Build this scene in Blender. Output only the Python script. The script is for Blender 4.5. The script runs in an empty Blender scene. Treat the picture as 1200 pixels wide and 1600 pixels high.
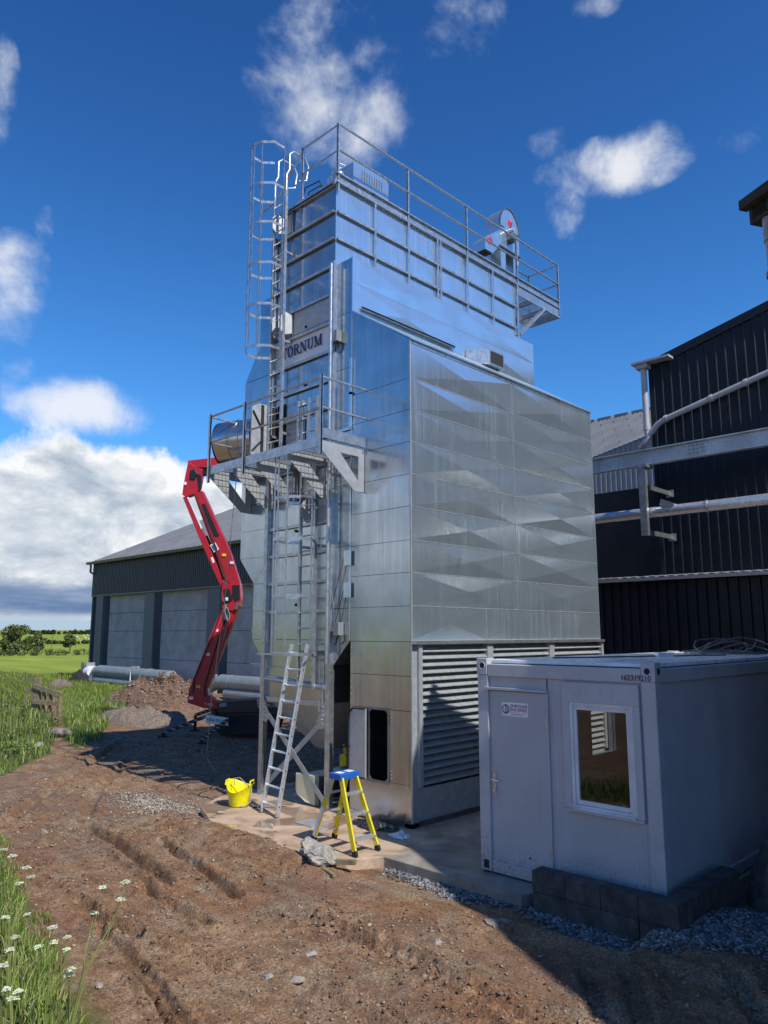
import bpy, bmesh, math, random
import numpy as np
from mathutils import Vector, Matrix

random.seed(7); np.random.seed(7)
S = bpy.context.scene
COL = S.collection
R = math.radians

# ------------------------------------------------------------------ camera
F = 1170.0; H = 2.97
PITCH = math.atan(190 / F); HEAD = math.atan(1160 / math.hypot(F, 190))
cam = bpy.data.cameras.new('camera'); cam.sensor_fit = 'VERTICAL'; cam.sensor_height = 24.0
cam.lens = F / 1600 * 24.0; cam.clip_start = 0.05; cam.clip_end = 6000
CAM = bpy.data.objects.new('camera', cam); COL.objects.link(CAM); S.camera = CAM
CAM.location = (0, 0, H); CAM.rotation_euler = (math.pi / 2 + PITCH, 0, HEAD - math.pi / 2)

# ------------------------------------------------------------------ sun, sky, exposure
EL = R(48)
SUN = Vector((-0.08, -1.0, 0)).normalized() * math.cos(EL) + Vector((0, 0, math.sin(EL)))
sl = bpy.data.lights.new('sun', 'SUN'); sl.energy = 5.0; sl.angle = R(0.53); sl.color = (1.0, 0.955, 0.89)
so = bpy.data.objects.new('sun', sl); COL.objects.link(so)
so.rotation_euler = (-SUN).to_track_quat('-Z', 'Y').to_euler()
S.view_settings.view_transform = 'Standard'; S.view_settings.look = 'None'
S.view_settings.exposure = 0.0; S.view_settings.gamma = 1.0; S.view_settings.use_curve_mapping = False
S.render.engine = 'CYCLES'
S.cycles.max_bounces = 7; S.cycles.diffuse_bounces = 3; S.cycles.glossy_bounces = 4
S.cycles.transparent_max_bounces = 8; S.cycles.use_denoising = True

_f = (math.cos(HEAD), math.sin(HEAD)); _rt = Vector((math.sin(HEAD), -math.cos(HEAD), 0))
_f3 = Vector((_f[0] * math.cos(PITCH), _f[1] * math.cos(PITCH), math.sin(PITCH)))
_u3 = Vector((-_f[0] * math.sin(PITCH), -_f[1] * math.sin(PITCH), math.cos(PITCH)))
def ray(px, py): return _f3 + _rt * ((px - 600) / F) + _u3 * ((800 - py) / F)
def P(px, py, ax, val):
    """the point of the plane x/y/z = val that the photograph shows at a pixel"""
    d = ray(px, py); o = Vector((0, 0, H))
    return o + d * ((val - o[ax]) / d[ax])
def PP(px, py, pt, n):
    d = ray(px, py); o = Vector((0, 0, H)); n = Vector(n)
    return o + d * ((Vector(pt) - o).dot(n) / d.dot(n))

class NT:
    """small node-tree helper"""
    def __init__(s, tree): s.t = tree; s.n = tree.nodes; s.l = tree.links
    def node(s, typ, **k):
        nd = s.n.new(typ)
        for a, b in k.items(): setattr(nd, a, b)
        return nd
    def put(s, sock, v):
        if isinstance(v, bpy.types.NodeSocket): s.l.new(v, sock)
        elif v is not None: sock.default_value = v
    def m(s, op, a, b=None, c=None, clamp=False):
        nd = s.node('ShaderNodeMath', operation=op, use_clamp=clamp)
        s.put(nd.inputs[0], a); s.put(nd.inputs[1], b); s.put(nd.inputs[2], c); return nd.outputs[0]
    def dot(s, a, v):
        nd = s.node('ShaderNodeVectorMath', operation='DOT_PRODUCT'); s.put(nd.inputs[0], a); s.put(nd.inputs[1], v); return nd.outputs['Value']
    def vscale(s, a, v):
        nd = s.node('ShaderNodeVectorMath', operation='MULTIPLY'); s.put(nd.inputs[0], a); s.put(nd.inputs[1], v); return nd.outputs[0]
    def noise(s, vec, scale, detail=4, rough=.55, dist=0.0):
        nd = s.node('ShaderNodeTexNoise'); s.put(nd.inputs['Vector'], vec); nd.inputs['Scale'].default_value = scale
        nd.inputs['Detail'].default_value = detail; nd.inputs['Roughness'].default_value = rough; nd.inputs['Distortion'].default_value = dist
        return nd.outputs[0]
    def ramp(s, fac, stops, interp='LINEAR'):
        nd = s.node('ShaderNodeValToRGB'); s.put(nd.inputs[0], fac); cr = nd.color_ramp; cr.interpolation = interp
        while len(cr.elements) < len(stops): cr.elements.new(0.5)
        for e, (p, c) in zip(cr.elements, stops): e.position = p; e.color = (c, c, c, 1) if isinstance(c, (int, float)) else (*c, 1)
        return nd.outputs[0]
    def mix(s, fac, a, b, mode='MIX'):
        nd = s.node('ShaderNodeMix', data_type='RGBA', blend_type=mode); s.put(nd.inputs[0], fac)
        for k, v in ((6, a), (7, b)):
            if isinstance(v, tuple): v = (*v, 1) if len(v) == 3 else v
            s.put(nd.inputs[k], v)
        return nd.outputs[2]
    def mapr(s, v, a, b, c=0.0, d=1.0, smooth=True):
        nd = s.node('ShaderNodeMapRange', interpolation_type='SMOOTHSTEP' if smooth else 'LINEAR')
        for i, q in enumerate((v, a, b, c, d)): s.put(nd.inputs[i], q)
        return nd.outputs[0]

def build_world():
    w = bpy.data.worlds.new('World'); S.world = w; w.use_nodes = True
    T = NT(w.node_tree); T.n.clear()
    out = T.node('ShaderNodeOutputWorld')
    sky = T.node('ShaderNodeTexSky', sky_type='NISHITA', sun_disc=False, sun_elevation=EL, sun_rotation=math.pi + 0.08,
                 air_density=1.0, dust_density=0.15, ozone_density=2.5, altitude=100)
    hs = T.node('ShaderNodeHueSaturation'); hs.inputs['Saturation'].default_value = 1.22; hs.inputs['Value'].default_value = 1.0
    T.l.new(sky.outputs[0], hs.inputs['Color'])
    d = T.node('ShaderNodeTexCoord').outputs['Generated']
    sep = T.node('ShaderNodeSeparateXYZ'); T.l.new(d, sep.inputs[0]); z = sep.outputs[2]
    n1 = T.noise(d, 7.0, 9, .6, .25); n2 = T.noise(d, 26.0, 6, .6, .1); n3 = T.noise(d, 3.2, 6, .55, .1)
    # single fair-weather clouds, each a soft ellipse about its own direction, torn by the noise
    blobs = [(490, 110, 125, 150, .80), (575, 190, 95, 105, .72), (560, 75, 130, 85, .62), (700, 45, 120, 75, .5),
             (955, 262, 140, 55, .85), (880, 325, 46, 70, .66), (1020, 240, 60, 55, .7), (15, 455, 80, 105, 1.1), (125, 638, 125, 62, 1.15),
             (-6, 150, 40, 110, .75), (1150, 215, 55, 34, .42), (860, 225, 50, 36, .42), (30, 590, 40, 50, .5), (930, 5, 55, 30, .45), (70, 355, 22, 50, .3)]
    dens = None
    for x, y, rx, ry, st in blobs:
        c = ray(x, y); L = c.length; c = c.normalized()
        r = c.cross(Vector((0, 0, 1))).normalized(); u = r.cross(c).normalized()
        dc = T.m('MAXIMUM', T.dot(d, c), 0.05)
        a = T.m('DIVIDE', T.m('DIVIDE', T.dot(d, r), dc), rx / F / L * 1.0)
        b = T.m('DIVIDE', T.m('DIVIDE', T.dot(d, u), dc), ry / F / L * 1.0)
        q = T.m('MULTIPLY', T.m('SUBTRACT', 1.0, T.m('ADD', T.m('MULTIPLY', a, a), T.m('MULTIPLY', b, b)), clamp=True), st)
        dens = q if dens is None else T.m('MAXIMUM', dens, q)
    # behind the camera the same scattered clouds go on
    back = T.m('MULTIPLY', T.mapr(T.dot(d, _f3), 0.45, 0.1), T.mapr(n3, .55, .75, 0, .8))
    dens = T.m('MAXIMUM', dens, back)
    edge = T.m('ADD', T.m('MULTIPLY', T.m('SUBTRACT', n1, .5), 2.5), T.m('MULTIPLY', T.m('SUBTRACT', n2, .5), .75))
    wisp = T.mapr(T.m('ADD', dens, T.m('MULTIPLY', edge, T.mapr(dens, 0.0, .25))), .24, 1.25)
    wisp = T.m('MULTIPLY', wisp, T.mapr(dens, 0, .12))
    # cloud bank low over the fields
    top = T.m('ADD', T.m('MULTIPLY', T.m('SUBTRACT', n3, .5), .22), T.m('MULTIPLY', edge, .062))
    bank = T.mapr(T.m('SUBTRACT', T.m('ADD', .218, top), z), -0.004, 0.026)
    side = T.mapr(T.dot(d, _rt), .06, -.10)                   # heavier on the field side of the frame
    bank = T.m('MULTIPLY', bank, T.m('MAXIMUM', side, .25))
    # the light grey and white body of the bank, streaked along the horizon
    dv = T.vscale(d, (1, 1, 1.7))
    b1 = T.noise(dv, 7.0, 10, .60, .5); b2 = T.noise(dv, 24.0, 8, .62, .4)
    body = T.m('ADD', T.m('MULTIPLY', b1, .75), T.m('MULTIPLY', b2, .25))
    crest = T.mapr(T.m('SUBTRACT', T.m('ADD', .218, top), z), .06, .0, 0, .20)
    bcol = T.ramp(T.m('ADD', body, crest), [(.36, (.30, .39, .52)), (.45, (.47, .55, .65)), (.53, (.68, .74, .81)), (.62, (.97, .98, .99))])
    wcol = T.ramp(T.m('ADD', T.m('MULTIPLY', wisp, .5), T.m('MULTIPLY', n1, .6)), [(.25, (.62, .72, .86)), (.6, (.86, .90, .95)), (.8, (.97, .97, .98))])
    tint = T.mix(T.mapr(z, .22, .80), (.84, 1.40, 1.80), (.52, .88, 1.30))         # deep polarised blue overhead, lighter low down
    skyc = T.node('ShaderNodeMix', data_type='RGBA', blend_type='MULTIPLY'); skyc.inputs[0].default_value = 1
    T.l.new(hs.outputs[0], skyc.inputs[6]); T.l.new(tint, skyc.inputs[7])
    K10 = (10.0, 10.0, 10.0)                                  # picture values -> the sky's own units (strength 0.1)
    col = T.mix(T.m('MULTIPLY', wisp, .82), skyc.outputs[2], T.vscale(wcol, K10))
    col = T.mix(bank, col, T.vscale(bcol, K10))
    # rain-dark band and the pale strip under it
    zz = T.m('ADD', z, T.m('MULTIPLY', T.m('SUBTRACT', b1, .5), .018))
    dark = T.m('MULTIPLY', T.mapr(zz, .072, .052), T.mapr(zz, .016, .030)); dark = T.m('MULTIPLY', dark, T.mapr(T.noise(T.vscale(d, (1, 1, 7)), 5.0, 6, .6), .30, .55, .55, .92))
    col = T.mix(dark, col, T.mix(T.mapr(zz, .03, .062), (1.0, 1.9, 3.9), (1.7, 2.7, 4.6)))
    pale = T.mapr(zz, .026, .014)
    col = T.mix(pale, col, (4.6, 6.0, 7.4))
    bg = T.node('ShaderNodeBackground'); bg.inputs['Strength'].default_value = 0.10
    T.l.new(col, bg.inputs['Color']); T.l.new(bg.outputs[0], out.inputs[0])
build_world()

# ------------------------------------------------------------------ materials
MATS = {}
def mat(name, col, rough=.5, metal=0.0, var=.15, vs=3.0, bump=0.0, bs=40.0, streak=0.0, spec=.5, rvar=0.0, splash=None, dirt=None):
    m = bpy.data.materials.new(name); m.use_nodes = True; MATS[name] = m
    T = NT(m.node_tree); b = T.n['Principled BSDF']
    pos = T.node('ShaderNodeNewGeometry').outputs['Position']
    n = T.noise(pos, vs, 6, .6)
    c = T.mix(T.mapr(n, .3, .7), tuple(max(0, x * (1 - var)) for x in col), tuple(min(1, x * (1 + var)) for x in col))
    if streak:
        st = T.noise(T.vscale(pos, (9, 9, .55)), 2.2, 6, .65); st2 = T.noise(pos, 1.1, 4)
        f = T.m('MULTIPLY', T.mapr(st, .52, .72), T.mapr(st2, .38, .62)); f = T.m('MULTIPLY', f, streak)
        c = T.mix(f, c, tuple(min(1, x * 1.5 + .06) for x in col))
    if dirt:
        f = T.mapr(T.noise(pos, dirt[1], 8, .65, .3), .5, .72); c = T.mix(T.m('MULTIPLY', f, dirt[2]), c, dirt[0])
    if splash:                                                # mud thrown up from the ground, thinning out with height
        sz_ = T.node('ShaderNodeSeparateXYZ'); T.l.new(pos, sz_.inputs[0])
        hgt = T.m('ADD', sz_.outputs[2], T.m('MULTIPLY', T.m('SUBTRACT', T.noise(pos, 2.5, 5), .5), .5))
        f = T.m('MULTIPLY', T.mapr(hgt, .55, .10), T.mapr(T.noise(pos, 28, 5, .7), .42, .66)); c = T.mix(T.m('MULTIPLY', f, .65), c, splash)
        f = T.m('MULTIPLY', T.mapr(T.noise(T.vscale(pos, (12, 12, .6)), 1.5, 5, .65), .55, .75), .22); c = T.mix(f, c, tuple(x * .55 for x in col))
    b.inputs['Base Color'].default_value = (*col, 1); T.l.new(c, b.inputs['Base Color'])
    b.inputs['Roughness'].default_value = rough; b.inputs['Metallic'].default_value = metal
    b.inputs['Specular IOR Level'].default_value = spec
    if rvar:
        T.l.new(T.mapr(T.noise(pos, vs * 2.3, 6, .65), .3, .7, max(.03, rough - rvar), min(1, rough + rvar)), b.inputs['Roughness'])
    if bump:
        bp = T.node('ShaderNodeBump'); bp.inputs['Strength'].default_value = bump; bp.inputs['Distance'].default_value = .01
        T.l.new(T.noise(pos, bs, 5, .6), bp.inputs['Height']); T.l.new(bp.outputs[0], b.inputs['Normal'])
    return m

def vmat(name, rough=.8, spec=.3, tint=(1, 1, 1), sub=0.0, bump=0.0, bs=60.0):
    """colour carried by each piece of a mass (attribute 'col')"""
    m = bpy.data.materials.new(name); m.use_nodes = True; MATS[name] = m
    T = NT(m.node_tree); b = T.n['Principled BSDF']
    a = T.node('ShaderNodeAttribute', attribute_name='col')
    pos = T.node('ShaderNodeNewGeometry').outputs['Position']
    c = T.mix(T.mapr(T.noise(pos, 9, 4), .3, .7), T.vscale(a.outputs['Vector'], tuple(.8 * t for t in tint)), T.vscale(a.outputs['Vector'], tuple(1.2 * t for t in tint)))
    T.l.new(c, b.inputs['Base Color']); b.inputs['Roughness'].default_value = rough; b.inputs['Specular IOR Level'].default_value = spec
    if bump:
        bp = T.node('ShaderNodeBump'); bp.inputs['Strength'].default_value = bump; bp.inputs['Distance'].default_value = .01
        T.l.new(T.noise(pos, bs, 5, .6), bp.inputs['Height']); T.l.new(bp.outputs[0], b.inputs['Normal'])
    if sub:
        tr = T.node('ShaderNodeBsdfTranslucent'); T.l.new(T.vscale(c, (1.1, 1.3, .6)), tr.inputs[0])
        mx = T.node('ShaderNodeMixShader'); mx.inputs[0].default_value = sub
        T.l.new(b.outputs[0], mx.inputs[1]); T.l.new(tr.outputs[0], mx.inputs[2]); T.l.new(mx.outputs[0], T.n['Material Output'].inputs[0])
    return m

def galv_sheet(name, col, rough, dust, wav=.25, milk=0.0, film=(.44, .48, .50), rs=.08):
    """zinc sheet: near-mirror metal, slightly rippled, with rain streaks and a film of dust"""
    m = bpy.data.materials.new(name); m.use_nodes = True; MATS[name] = m
    T = NT(m.node_tree); b = T.n['Principled BSDF']
    pos = T.node('ShaderNodeNewGeometry').outputs['Position']
    n = T.noise(pos, 1.7, 5); sp = T.noise(pos, 70, 2)
    st = T.noise(T.vscale(pos, (14, 14, .5)), 1.0, 7, .7)
    patch = T.noise(pos, .55, 4)
    f = T.m('MULTIPLY', T.mapr(st, .46, .72), T.mapr(patch, .40, .62))
    c = T.mix(T.mapr(n, .3, .7), tuple(x * .88 for x in col), tuple(min(1, x * 1.08) for x in col))
    c = T.mix(T.m('MULTIPLY', T.mapr(sp, .45, .6), .10), c, tuple(min(1, x * 1.2) for x in col))
    T.l.new(c, b.inputs['Base Color']); b.inputs['Metallic'].default_value = 1.0
    T.l.new(T.m('ADD', T.mapr(st, .3, .75, rough - rs * .7, rough + rs * 1.2), T.m('MULTIPLY', sp, .05)), b.inputs['Roughness'])
    bp = T.node('ShaderNodeBump'); bp.inputs['Strength'].default_value = wav; bp.inputs['Distance'].default_value = .01
    T.l.new(T.noise(pos, 2.4, 3), bp.inputs['Height']); T.l.new(bp.outputs[0], b.inputs['Normal'])
    df = T.node('ShaderNodeBsdfDiffuse'); df.inputs[0].default_value = (*film, 1)
    mx = T.node('ShaderNodeMixShader')
    T.l.new(T.m('ADD', dust, T.m('MULTIPLY', f, milk)), mx.inputs[0])
    T.l.new(b.outputs[0], mx.inputs[1]); T.l.new(df.outputs[0], mx.inputs[2]); T.l.new(mx.outputs[0], T.n['Material Output'].inputs[0])
    return m

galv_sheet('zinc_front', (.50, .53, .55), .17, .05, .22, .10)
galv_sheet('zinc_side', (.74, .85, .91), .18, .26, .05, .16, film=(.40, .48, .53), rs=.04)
galv_sheet('zinc_pale', (.85, .87, .88), .40, .75, .05, .05, film=(.74, .76, .78))
mat('slat_zinc', (.34, .365, .365), .45, .25, .14, 9, rvar=.1)
mat('zinc_frame', (.50, .52, .53), .38, .85, .16, 8, rvar=.1)
mat('zinc_dull', (.44, .46, .47), .5, .5, .10, 6, rvar=.1)
mat('zinc_dark', (.20, .21, .22), .45, .8, .2, 6)
mat('painted_dark', (.02, .02, .02), .9)  # near-black colour, stands for the shade inside openings
mat('aluminium', (.70, .71, .72), .34, .75, .12, 12, rvar=.1)
mat('navy_logo', (.02, .018, .10), .4)
mat('black_rubber', (.012, .012, .013), .7)
mat('red_paint', (.42, .007, .018), .30, 0, .14, 3, rvar=.1, dirt=((.20, .05, .04), 5, .4))
mat('black_paint', (.010, .010, .012), .35, 0, .2, 4)
mat('white_print', (.78, .78, .78), .5)
mat('dark_print', (.03, .03, .06), .5)
mat('red_print', (.40, .02, .06), .5)
mat('red_label', (.62, .02, .035), .5)
mat('cabin_grey', (.41, .43, .45), .42, 0, .06, 2, rvar=.06, splash=(.20, .15, .11))
mat('cabin_frame', (.43, .45, .47), .40, 0, .06, 2, rvar=.06, splash=(.20, .15, .11), dirt=((.16, .13, .10), 5, .25))
mat('cabin_roof', (.74, .75, .75), .3, 0, .10, 2, rvar=.1)
mat('pvc_white', (.62, .63, .65), .35)
mat('pvc_pipe', (.40, .40, .41), .42, 0, .08, 3)
mat('chrome', (.7, .7, .7), .2, 1)
mat('yellow_frp', (.72, .60, .01), .38, 0, .10, 6, dirt=((.42, .33, .14), 14, .45))
mat('yellow_tub', (.78, .70, .0), .42, 0, .08, 4, dirt=((.40, .30, .14), 11, .5), bump=.2, bs=30)
mat('blue_plastic', (.015, .11, .42), .4)
mat('cream_paint', (.60, .58, .40), .4, 0, .06)
mat('machine_dark', (.05, .055, .065), .4)
mat('black_sheet', (.018, .018, .020), .42, bump=.4, bs=20)
mat('navy_steel', (.010, .014, .022), .5, 0, .18, 1.2, rvar=.06, spec=.28, dirt=((.026, .030, .036), 1.5, .6))
mat('anthracite_steel', (.045, .050, .056), .45, 0, .12, 1.5)
mat('barn_column', (.075, .10, .13), .5, 0, .1)
mat('roof_fibre', (.155, .16, .165), .6, 0, .14, .9, streak=.3)
mat('gutter_grey', (.10, .11, .11), .4)
mat('barn_concrete', (.32, .33, .33), .85, 0, .16, 1.1, bump=.3, bs=14, dirt=((.44, .45, .45), .8, .5))
mat('cladding_grey', (.25, .26, .28), .5, 0, .08)
mat('beam_galv', (.46, .50, .54), .5, .25, .2, 1.5, dirt=((.16, .13, .10), 6, .5))
mat('duct_grey', (.27, .30, .30), .42, .25, .10, 2)
mat('block_concrete', (.058, .055, .05), .9, 0, .35, 7, bump=.7, bs=45, dirt=((.15, .145, .13), 3, .5))
mat('old_wood', (.21, .175, .105), .85, 0, .3, 9, bump=.5, bs=30)
mat('fence_wood', (.17, .13, .085), .9, 0, .3, 8)
mat('stone_wall', (.15, .145, .135), .9, 0, .25, 2, bump=.6, bs=12)
mat('slate', (.09, .09, .10), .6, 0, .25, 3)
mat('eave_dark', (.028, .024, .014), .8, 0, .5, 9, bump=.4, bs=40)
mat('rock', (.30, .255, .215), .92, 0, .3, 7, bump=.8, bs=30, dirt=((.17, .105, .07), 4, .6))
mat('rock_pale', (.30, .28, .245), .92, 0, .34, 14, bump=1.0, bs=45)
mat('bark', (.11, .085, .06), .95, bump=.5)
mat('stem_green', (.19, .24, .06), .7)
mat('sheep_wool', (.75, .73, .68), .95)
mat('rope_grey', (.34, .34, .33), .8)
mat('cable_dark', (.10, .10, .11), .6)
mat('bag_plastic', (.72, .74, .76), .12, 0, .1, 20, bump=.8, bs=30)
mat('soil_heap', (.135, .080, .052), .95, 0, .35, 5, bump=1.0, bs=26, dirt=((.29, .21, .155), 11, .6))
mat('gravel_heap', (.17, .13, .10), .95, 0, .4, 14, bump=1.0, bs=40, dirt=((.30, .255, .215), 20, .6))
mat('rubble', (.075, .065, .06), .95, 0, .5, 9, bump=1.0, bs=30, dirt=((.16, .14, .12), 6, .6))
mat('dark_heap', (.022, .021, .022), .95, 0, .4, 9, bump=1.0, bs=30)
vmat('stones', .9, .25, bump=.5, bs=60)
vmat('grass_blades', .5, .3, sub=.22)
vmat('leaves', .6, .2, sub=.25)
vmat('petals', .7, .2, sub=.3)

def glass():
    m = bpy.data.materials.new('window_glass'); m.use_nodes = True; MATS['window_glass'] = m
    T = NT(m.node_tree); T.n.remove(T.n['Principled BSDF'])
    tr = T.node('ShaderNodeBsdfTransparent'); tr.inputs[0].default_value = (.55, .58, .57, 1)
    gl = T.node('ShaderNodeBsdfGlossy'); gl.inputs['Roughness'].default_value = 0.0; gl.inputs[0].default_value = (1, 1, 1, 1)
    fr = T.node('ShaderNodeFresnel'); fr.inputs[0].default_value = 1.55
    mx = T.node('ShaderNodeMixShader'); T.l.new(T.m('MULTIPLY', fr.outputs[0], 1.25, clamp=True), mx.inputs[0]); T.l.new(tr.outputs[0], mx.inputs[1]); T.l.new(gl.outputs[0], mx.inputs[2])
    T.l.new(mx.outputs[0], T.n['Material Output'].inputs[0])
glass()

# ------------------------------------------------------------------ mesh helpers
BASE = {}                                   # world position of every object's own origin
def children_base(parent): return BASE.get(parent.name, Vector()) if parent else None

class MB:
    def __init__(s): s.v = []; s.f = []
    def add(s, vs, fs):
        k = len(s.v); s.v += [tuple(q) for q in vs]; s.f += [tuple(i + k for i in q) for q in fs]; return s
    def box(s, a, b):
        x0, y0, z0 = (min(a[i], b[i]) for i in range(3)); x1, y1, z1 = (max(a[i], b[i]) for i in range(3))
        return s.add([(x0, y0, z0), (x1, y0, z0), (x1, y1, z0), (x0, y1, z0), (x0, y0, z1), (x1, y0, z1), (x1, y1, z1), (x0, y1, z1)],
                     [(0, 3, 2, 1), (4, 5, 6, 7), (0, 1, 5, 4), (1, 2, 6, 5), (2, 3, 7, 6), (3, 0, 4, 7)])
    def bar(s, p, q, w, h, up=(0, 0, 1)):
        """a rectangular bar from p to q, w wide (across up) and h deep (along up)"""
        p = Vector(p); q = Vector(q); d = (q - p).normalized(); up = Vector(up)
        a = d.cross(up)
        if a.length < 1e-4: a = d.cross(Vector((1, 0, 0)))
        a.normalize(); b = a.cross(d).normalized(); a = a * w / 2; b = b * h / 2
        vs = [p - a - b, p + a - b, p + a + b, p - a + b, q - a - b, q + a - b, q + a + b, q - a + b]
        return s.add(vs, [(0, 1, 2, 3), (7, 6, 5, 4), (4, 5, 1, 0), (5, 6, 2, 1), (6, 7, 3, 2), (7, 4, 0, 3)])
    def tube(s, pts, r, n=8, cap=True, closed=False):
        pts = [Vector(p) for p in pts]; m = len(pts); rs = r if isinstance(r, (list, tuple)) else [r] * m
        k = len(s.v); prev = None
        for i, p in enumerate(pts):
            a = pts[i - 1] if (i > 0 or closed) else p; b = pts[(i + 1) % m] if (i < m - 1 or closed) else p
            d = (b - a).normalized()
            if prev is None:
                x = d.cross(Vector((0, 0, 1)))
                if x.length < .05: x = d.cross(Vector((1, 0, 0)))
            else: x = prev - d * prev.dot(d)
            x.normalize(); prev = x; y = d.cross(x)
            for j in range(n):
                t = 2 * math.pi * j / n; s.v.append(tuple(p + (x * math.cos(t) + y * math.sin(t)) * rs[i]))
        for i in range(m if closed else m - 1):
            for j in range(n):
                A = k + i * n; B = k + ((i + 1) % m) * n; s.f.append((A + j, A + (j + 1) % n, B + (j + 1) % n, B + j))
        if cap and not closed:
            s.f.append(tuple(k + j for j in reversed(range(n)))); s.f.append(tuple(k + (m - 1) * n + j for j in range(n)))
        return s
    def prism(s, poly, vec):
        """a flat outline (3-D points) pushed along vec"""
        n = len(poly); vec = Vector(vec); a = [Vector(p) for p in poly]; b = [p + vec for p in a]
        nr = Vector((0, 0, 0))
        for i in range(n): nr += a[i].cross(a[(i + 1) % n])
        fl = nr.dot(vec) > 0
        fs = [tuple(reversed(range(n))) if fl else tuple(range(n)), tuple(range(n, 2 * n)) if fl else tuple(reversed(range(n, 2 * n)))]
        for i in range(n):
            j = (i + 1) % n; fs.append((i, j, n + j, n + i) if fl else (j, i, n + i, n + j))
        return s.add(a + b, fs)
    def quad(s, *p): return s.add(p, [tuple(range(len(p)))])
    def lathe(s, prof, c, n=24, axis=2):
        """(radius, height) profile turned about an axis through c"""
        k = len(s.v); c = Vector(c)
        for r, h in prof:
            for j in range(n):
                t = 2 * math.pi * j / n; u, v = r * math.cos(t), r * math.sin(t)
                o = (u, v, h) if axis == 2 else ((h, u, v) if axis == 0 else (u, h, v)); s.v.append(tuple(c + Vector(o)))
        for i in range(len(prof) - 1):
            for j in range(n):
                q = (k + i * n + j, k + i * n + (j + 1) % n, k + (i + 1) * n + (j + 1) % n, k + (i + 1) * n + j)
                s.f.append(q if axis != 1 else q[::-1])
        return s
    def build(s, name, material, parent=None, base=None, smooth=False, bevel=0.0, label=None):
        b = Vector(base) if base is not None else (children_base(parent) if parent else Vector((0, 0, 0)))
        me = bpy.data.meshes.new(name)
        me.from_pydata([(x - b[0], y - b[1], z - b[2]) for x, y, z in s.v], [], s.f)
        me.materials.append(MATS[material]); me.update()
        if smooth:
            me.polygons.foreach_set('use_smooth', [True] * len(me.polygons)); me.set_sharp_from_angle(angle=R(40))
        o = bpy.data.objects.new(name, me); COL.objects.link(o)
        if parent: o.parent = parent; BASE[o.name] = b; o.location = b - children_base(parent)
        else: o.location = b; BASE[o.name] = b
        if bevel:
            md = o.modifiers.new('bevel', 'BEVEL'); md.width = bevel; md.segments = 2; md.limit_method = 'ANGLE'; md.angle_limit = R(40)
        if label: o['label'] = label
        return o

def thing(name, base, label, cat, group=None):
    o = bpy.data.objects.new(name, None); COL.objects.link(o); o.location = base; o.empty_display_size = .2
    BASE[o.name] = Vector(base); return tag(o, label, cat, group)
def tag(o, label=None, cat=None, group=None, kind=None):
    for k, v in (('label', label), ('category', cat), ('group', group), ('kind', kind)):
        if v: o[k] = v
    return o
def dup(o, d=(0, 0, 0), parent=None):
    c = o.copy(); COL.objects.link(c); c.location = o.location + Vector(d)
    p = parent or o.parent
    if p: c.parent = p
    BASE[c.name] = BASE[o.name] + Vector(d)
    return c
def dup_tree(o, loc, rz=None):
    c = o.copy(); COL.objects.link(c); c.location = loc
    if rz is not None: c.rotation_euler.z = rz
    for ch in o.children:
        q = ch.copy(); COL.objects.link(q); q.parent = c
        for g in ch.children:
            w = g.copy(); COL.objects.link(w); w.parent = q
    return c
def text_mesh(body, size, name, material, parent, origin, xdir, ydir, depth=.002, align='LEFT', sx=1.0, bold=0.0):
    """flat lettering laid on a face: origin = baseline start, xdir = reading direction, ydir = up"""
    cu = bpy.data.curves.new(name, 'FONT'); cu.body = body; cu.size = size; cu.extrude = depth / 2; cu.align_x = align; cu.offset = bold
    tmp = bpy.data.objects.new(name, cu); COL.objects.link(tmp)
    me = bpy.data.meshes.new_from_object(tmp.evaluated_get(bpy.context.evaluated_depsgraph_get()))
    bpy.data.objects.remove(tmp); bpy.data.curves.remove(cu)
    x = Vector(xdir).normalized(); y = Vector(ydir).normalized(); z = x.cross(y); b = children_base(parent); o0 = Vector(origin) - b
    for v in me.vertices: v.co = o0 + x * v.co.x * sx + y * v.co.y + z * v.co.z
    me.materials.clear(); me.materials.append(MATS[material]); me.name = name
    o = bpy.data.objects.new(name, me); COL.objects.link(o); o.parent = parent; BASE[o.name] = b
    o.location = (0, 0, 0); return o
def corrugated(u0, u1, z0, ztop, pitch, depth, at, flat=.55):
    """ribbed sheet: at(u, w) gives the (x, y) for a place u along the wall and w out of it; ztop(u) its top edge"""
    m = MB(); n = max(1, round((u1 - u0) / pitch)); p = (u1 - u0) / n; prof = []
    for i in range(n):
        a = u0 + i * p
        prof += [(a, 0), (a + p * flat, 0), (a + p * (flat + .1), depth), (a + p * .9, depth)]
    prof.append((u1, 0)); k = 0
    for u, w in prof:
        x, y = at(u, w); m.v += [(x, y, z0), (x, y, ztop(u))]
    for i in range(len(prof) - 1): m.f.append((2 * i, 2 * i + 2, 2 * i + 3, 2 * i + 1))
    return m

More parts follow.
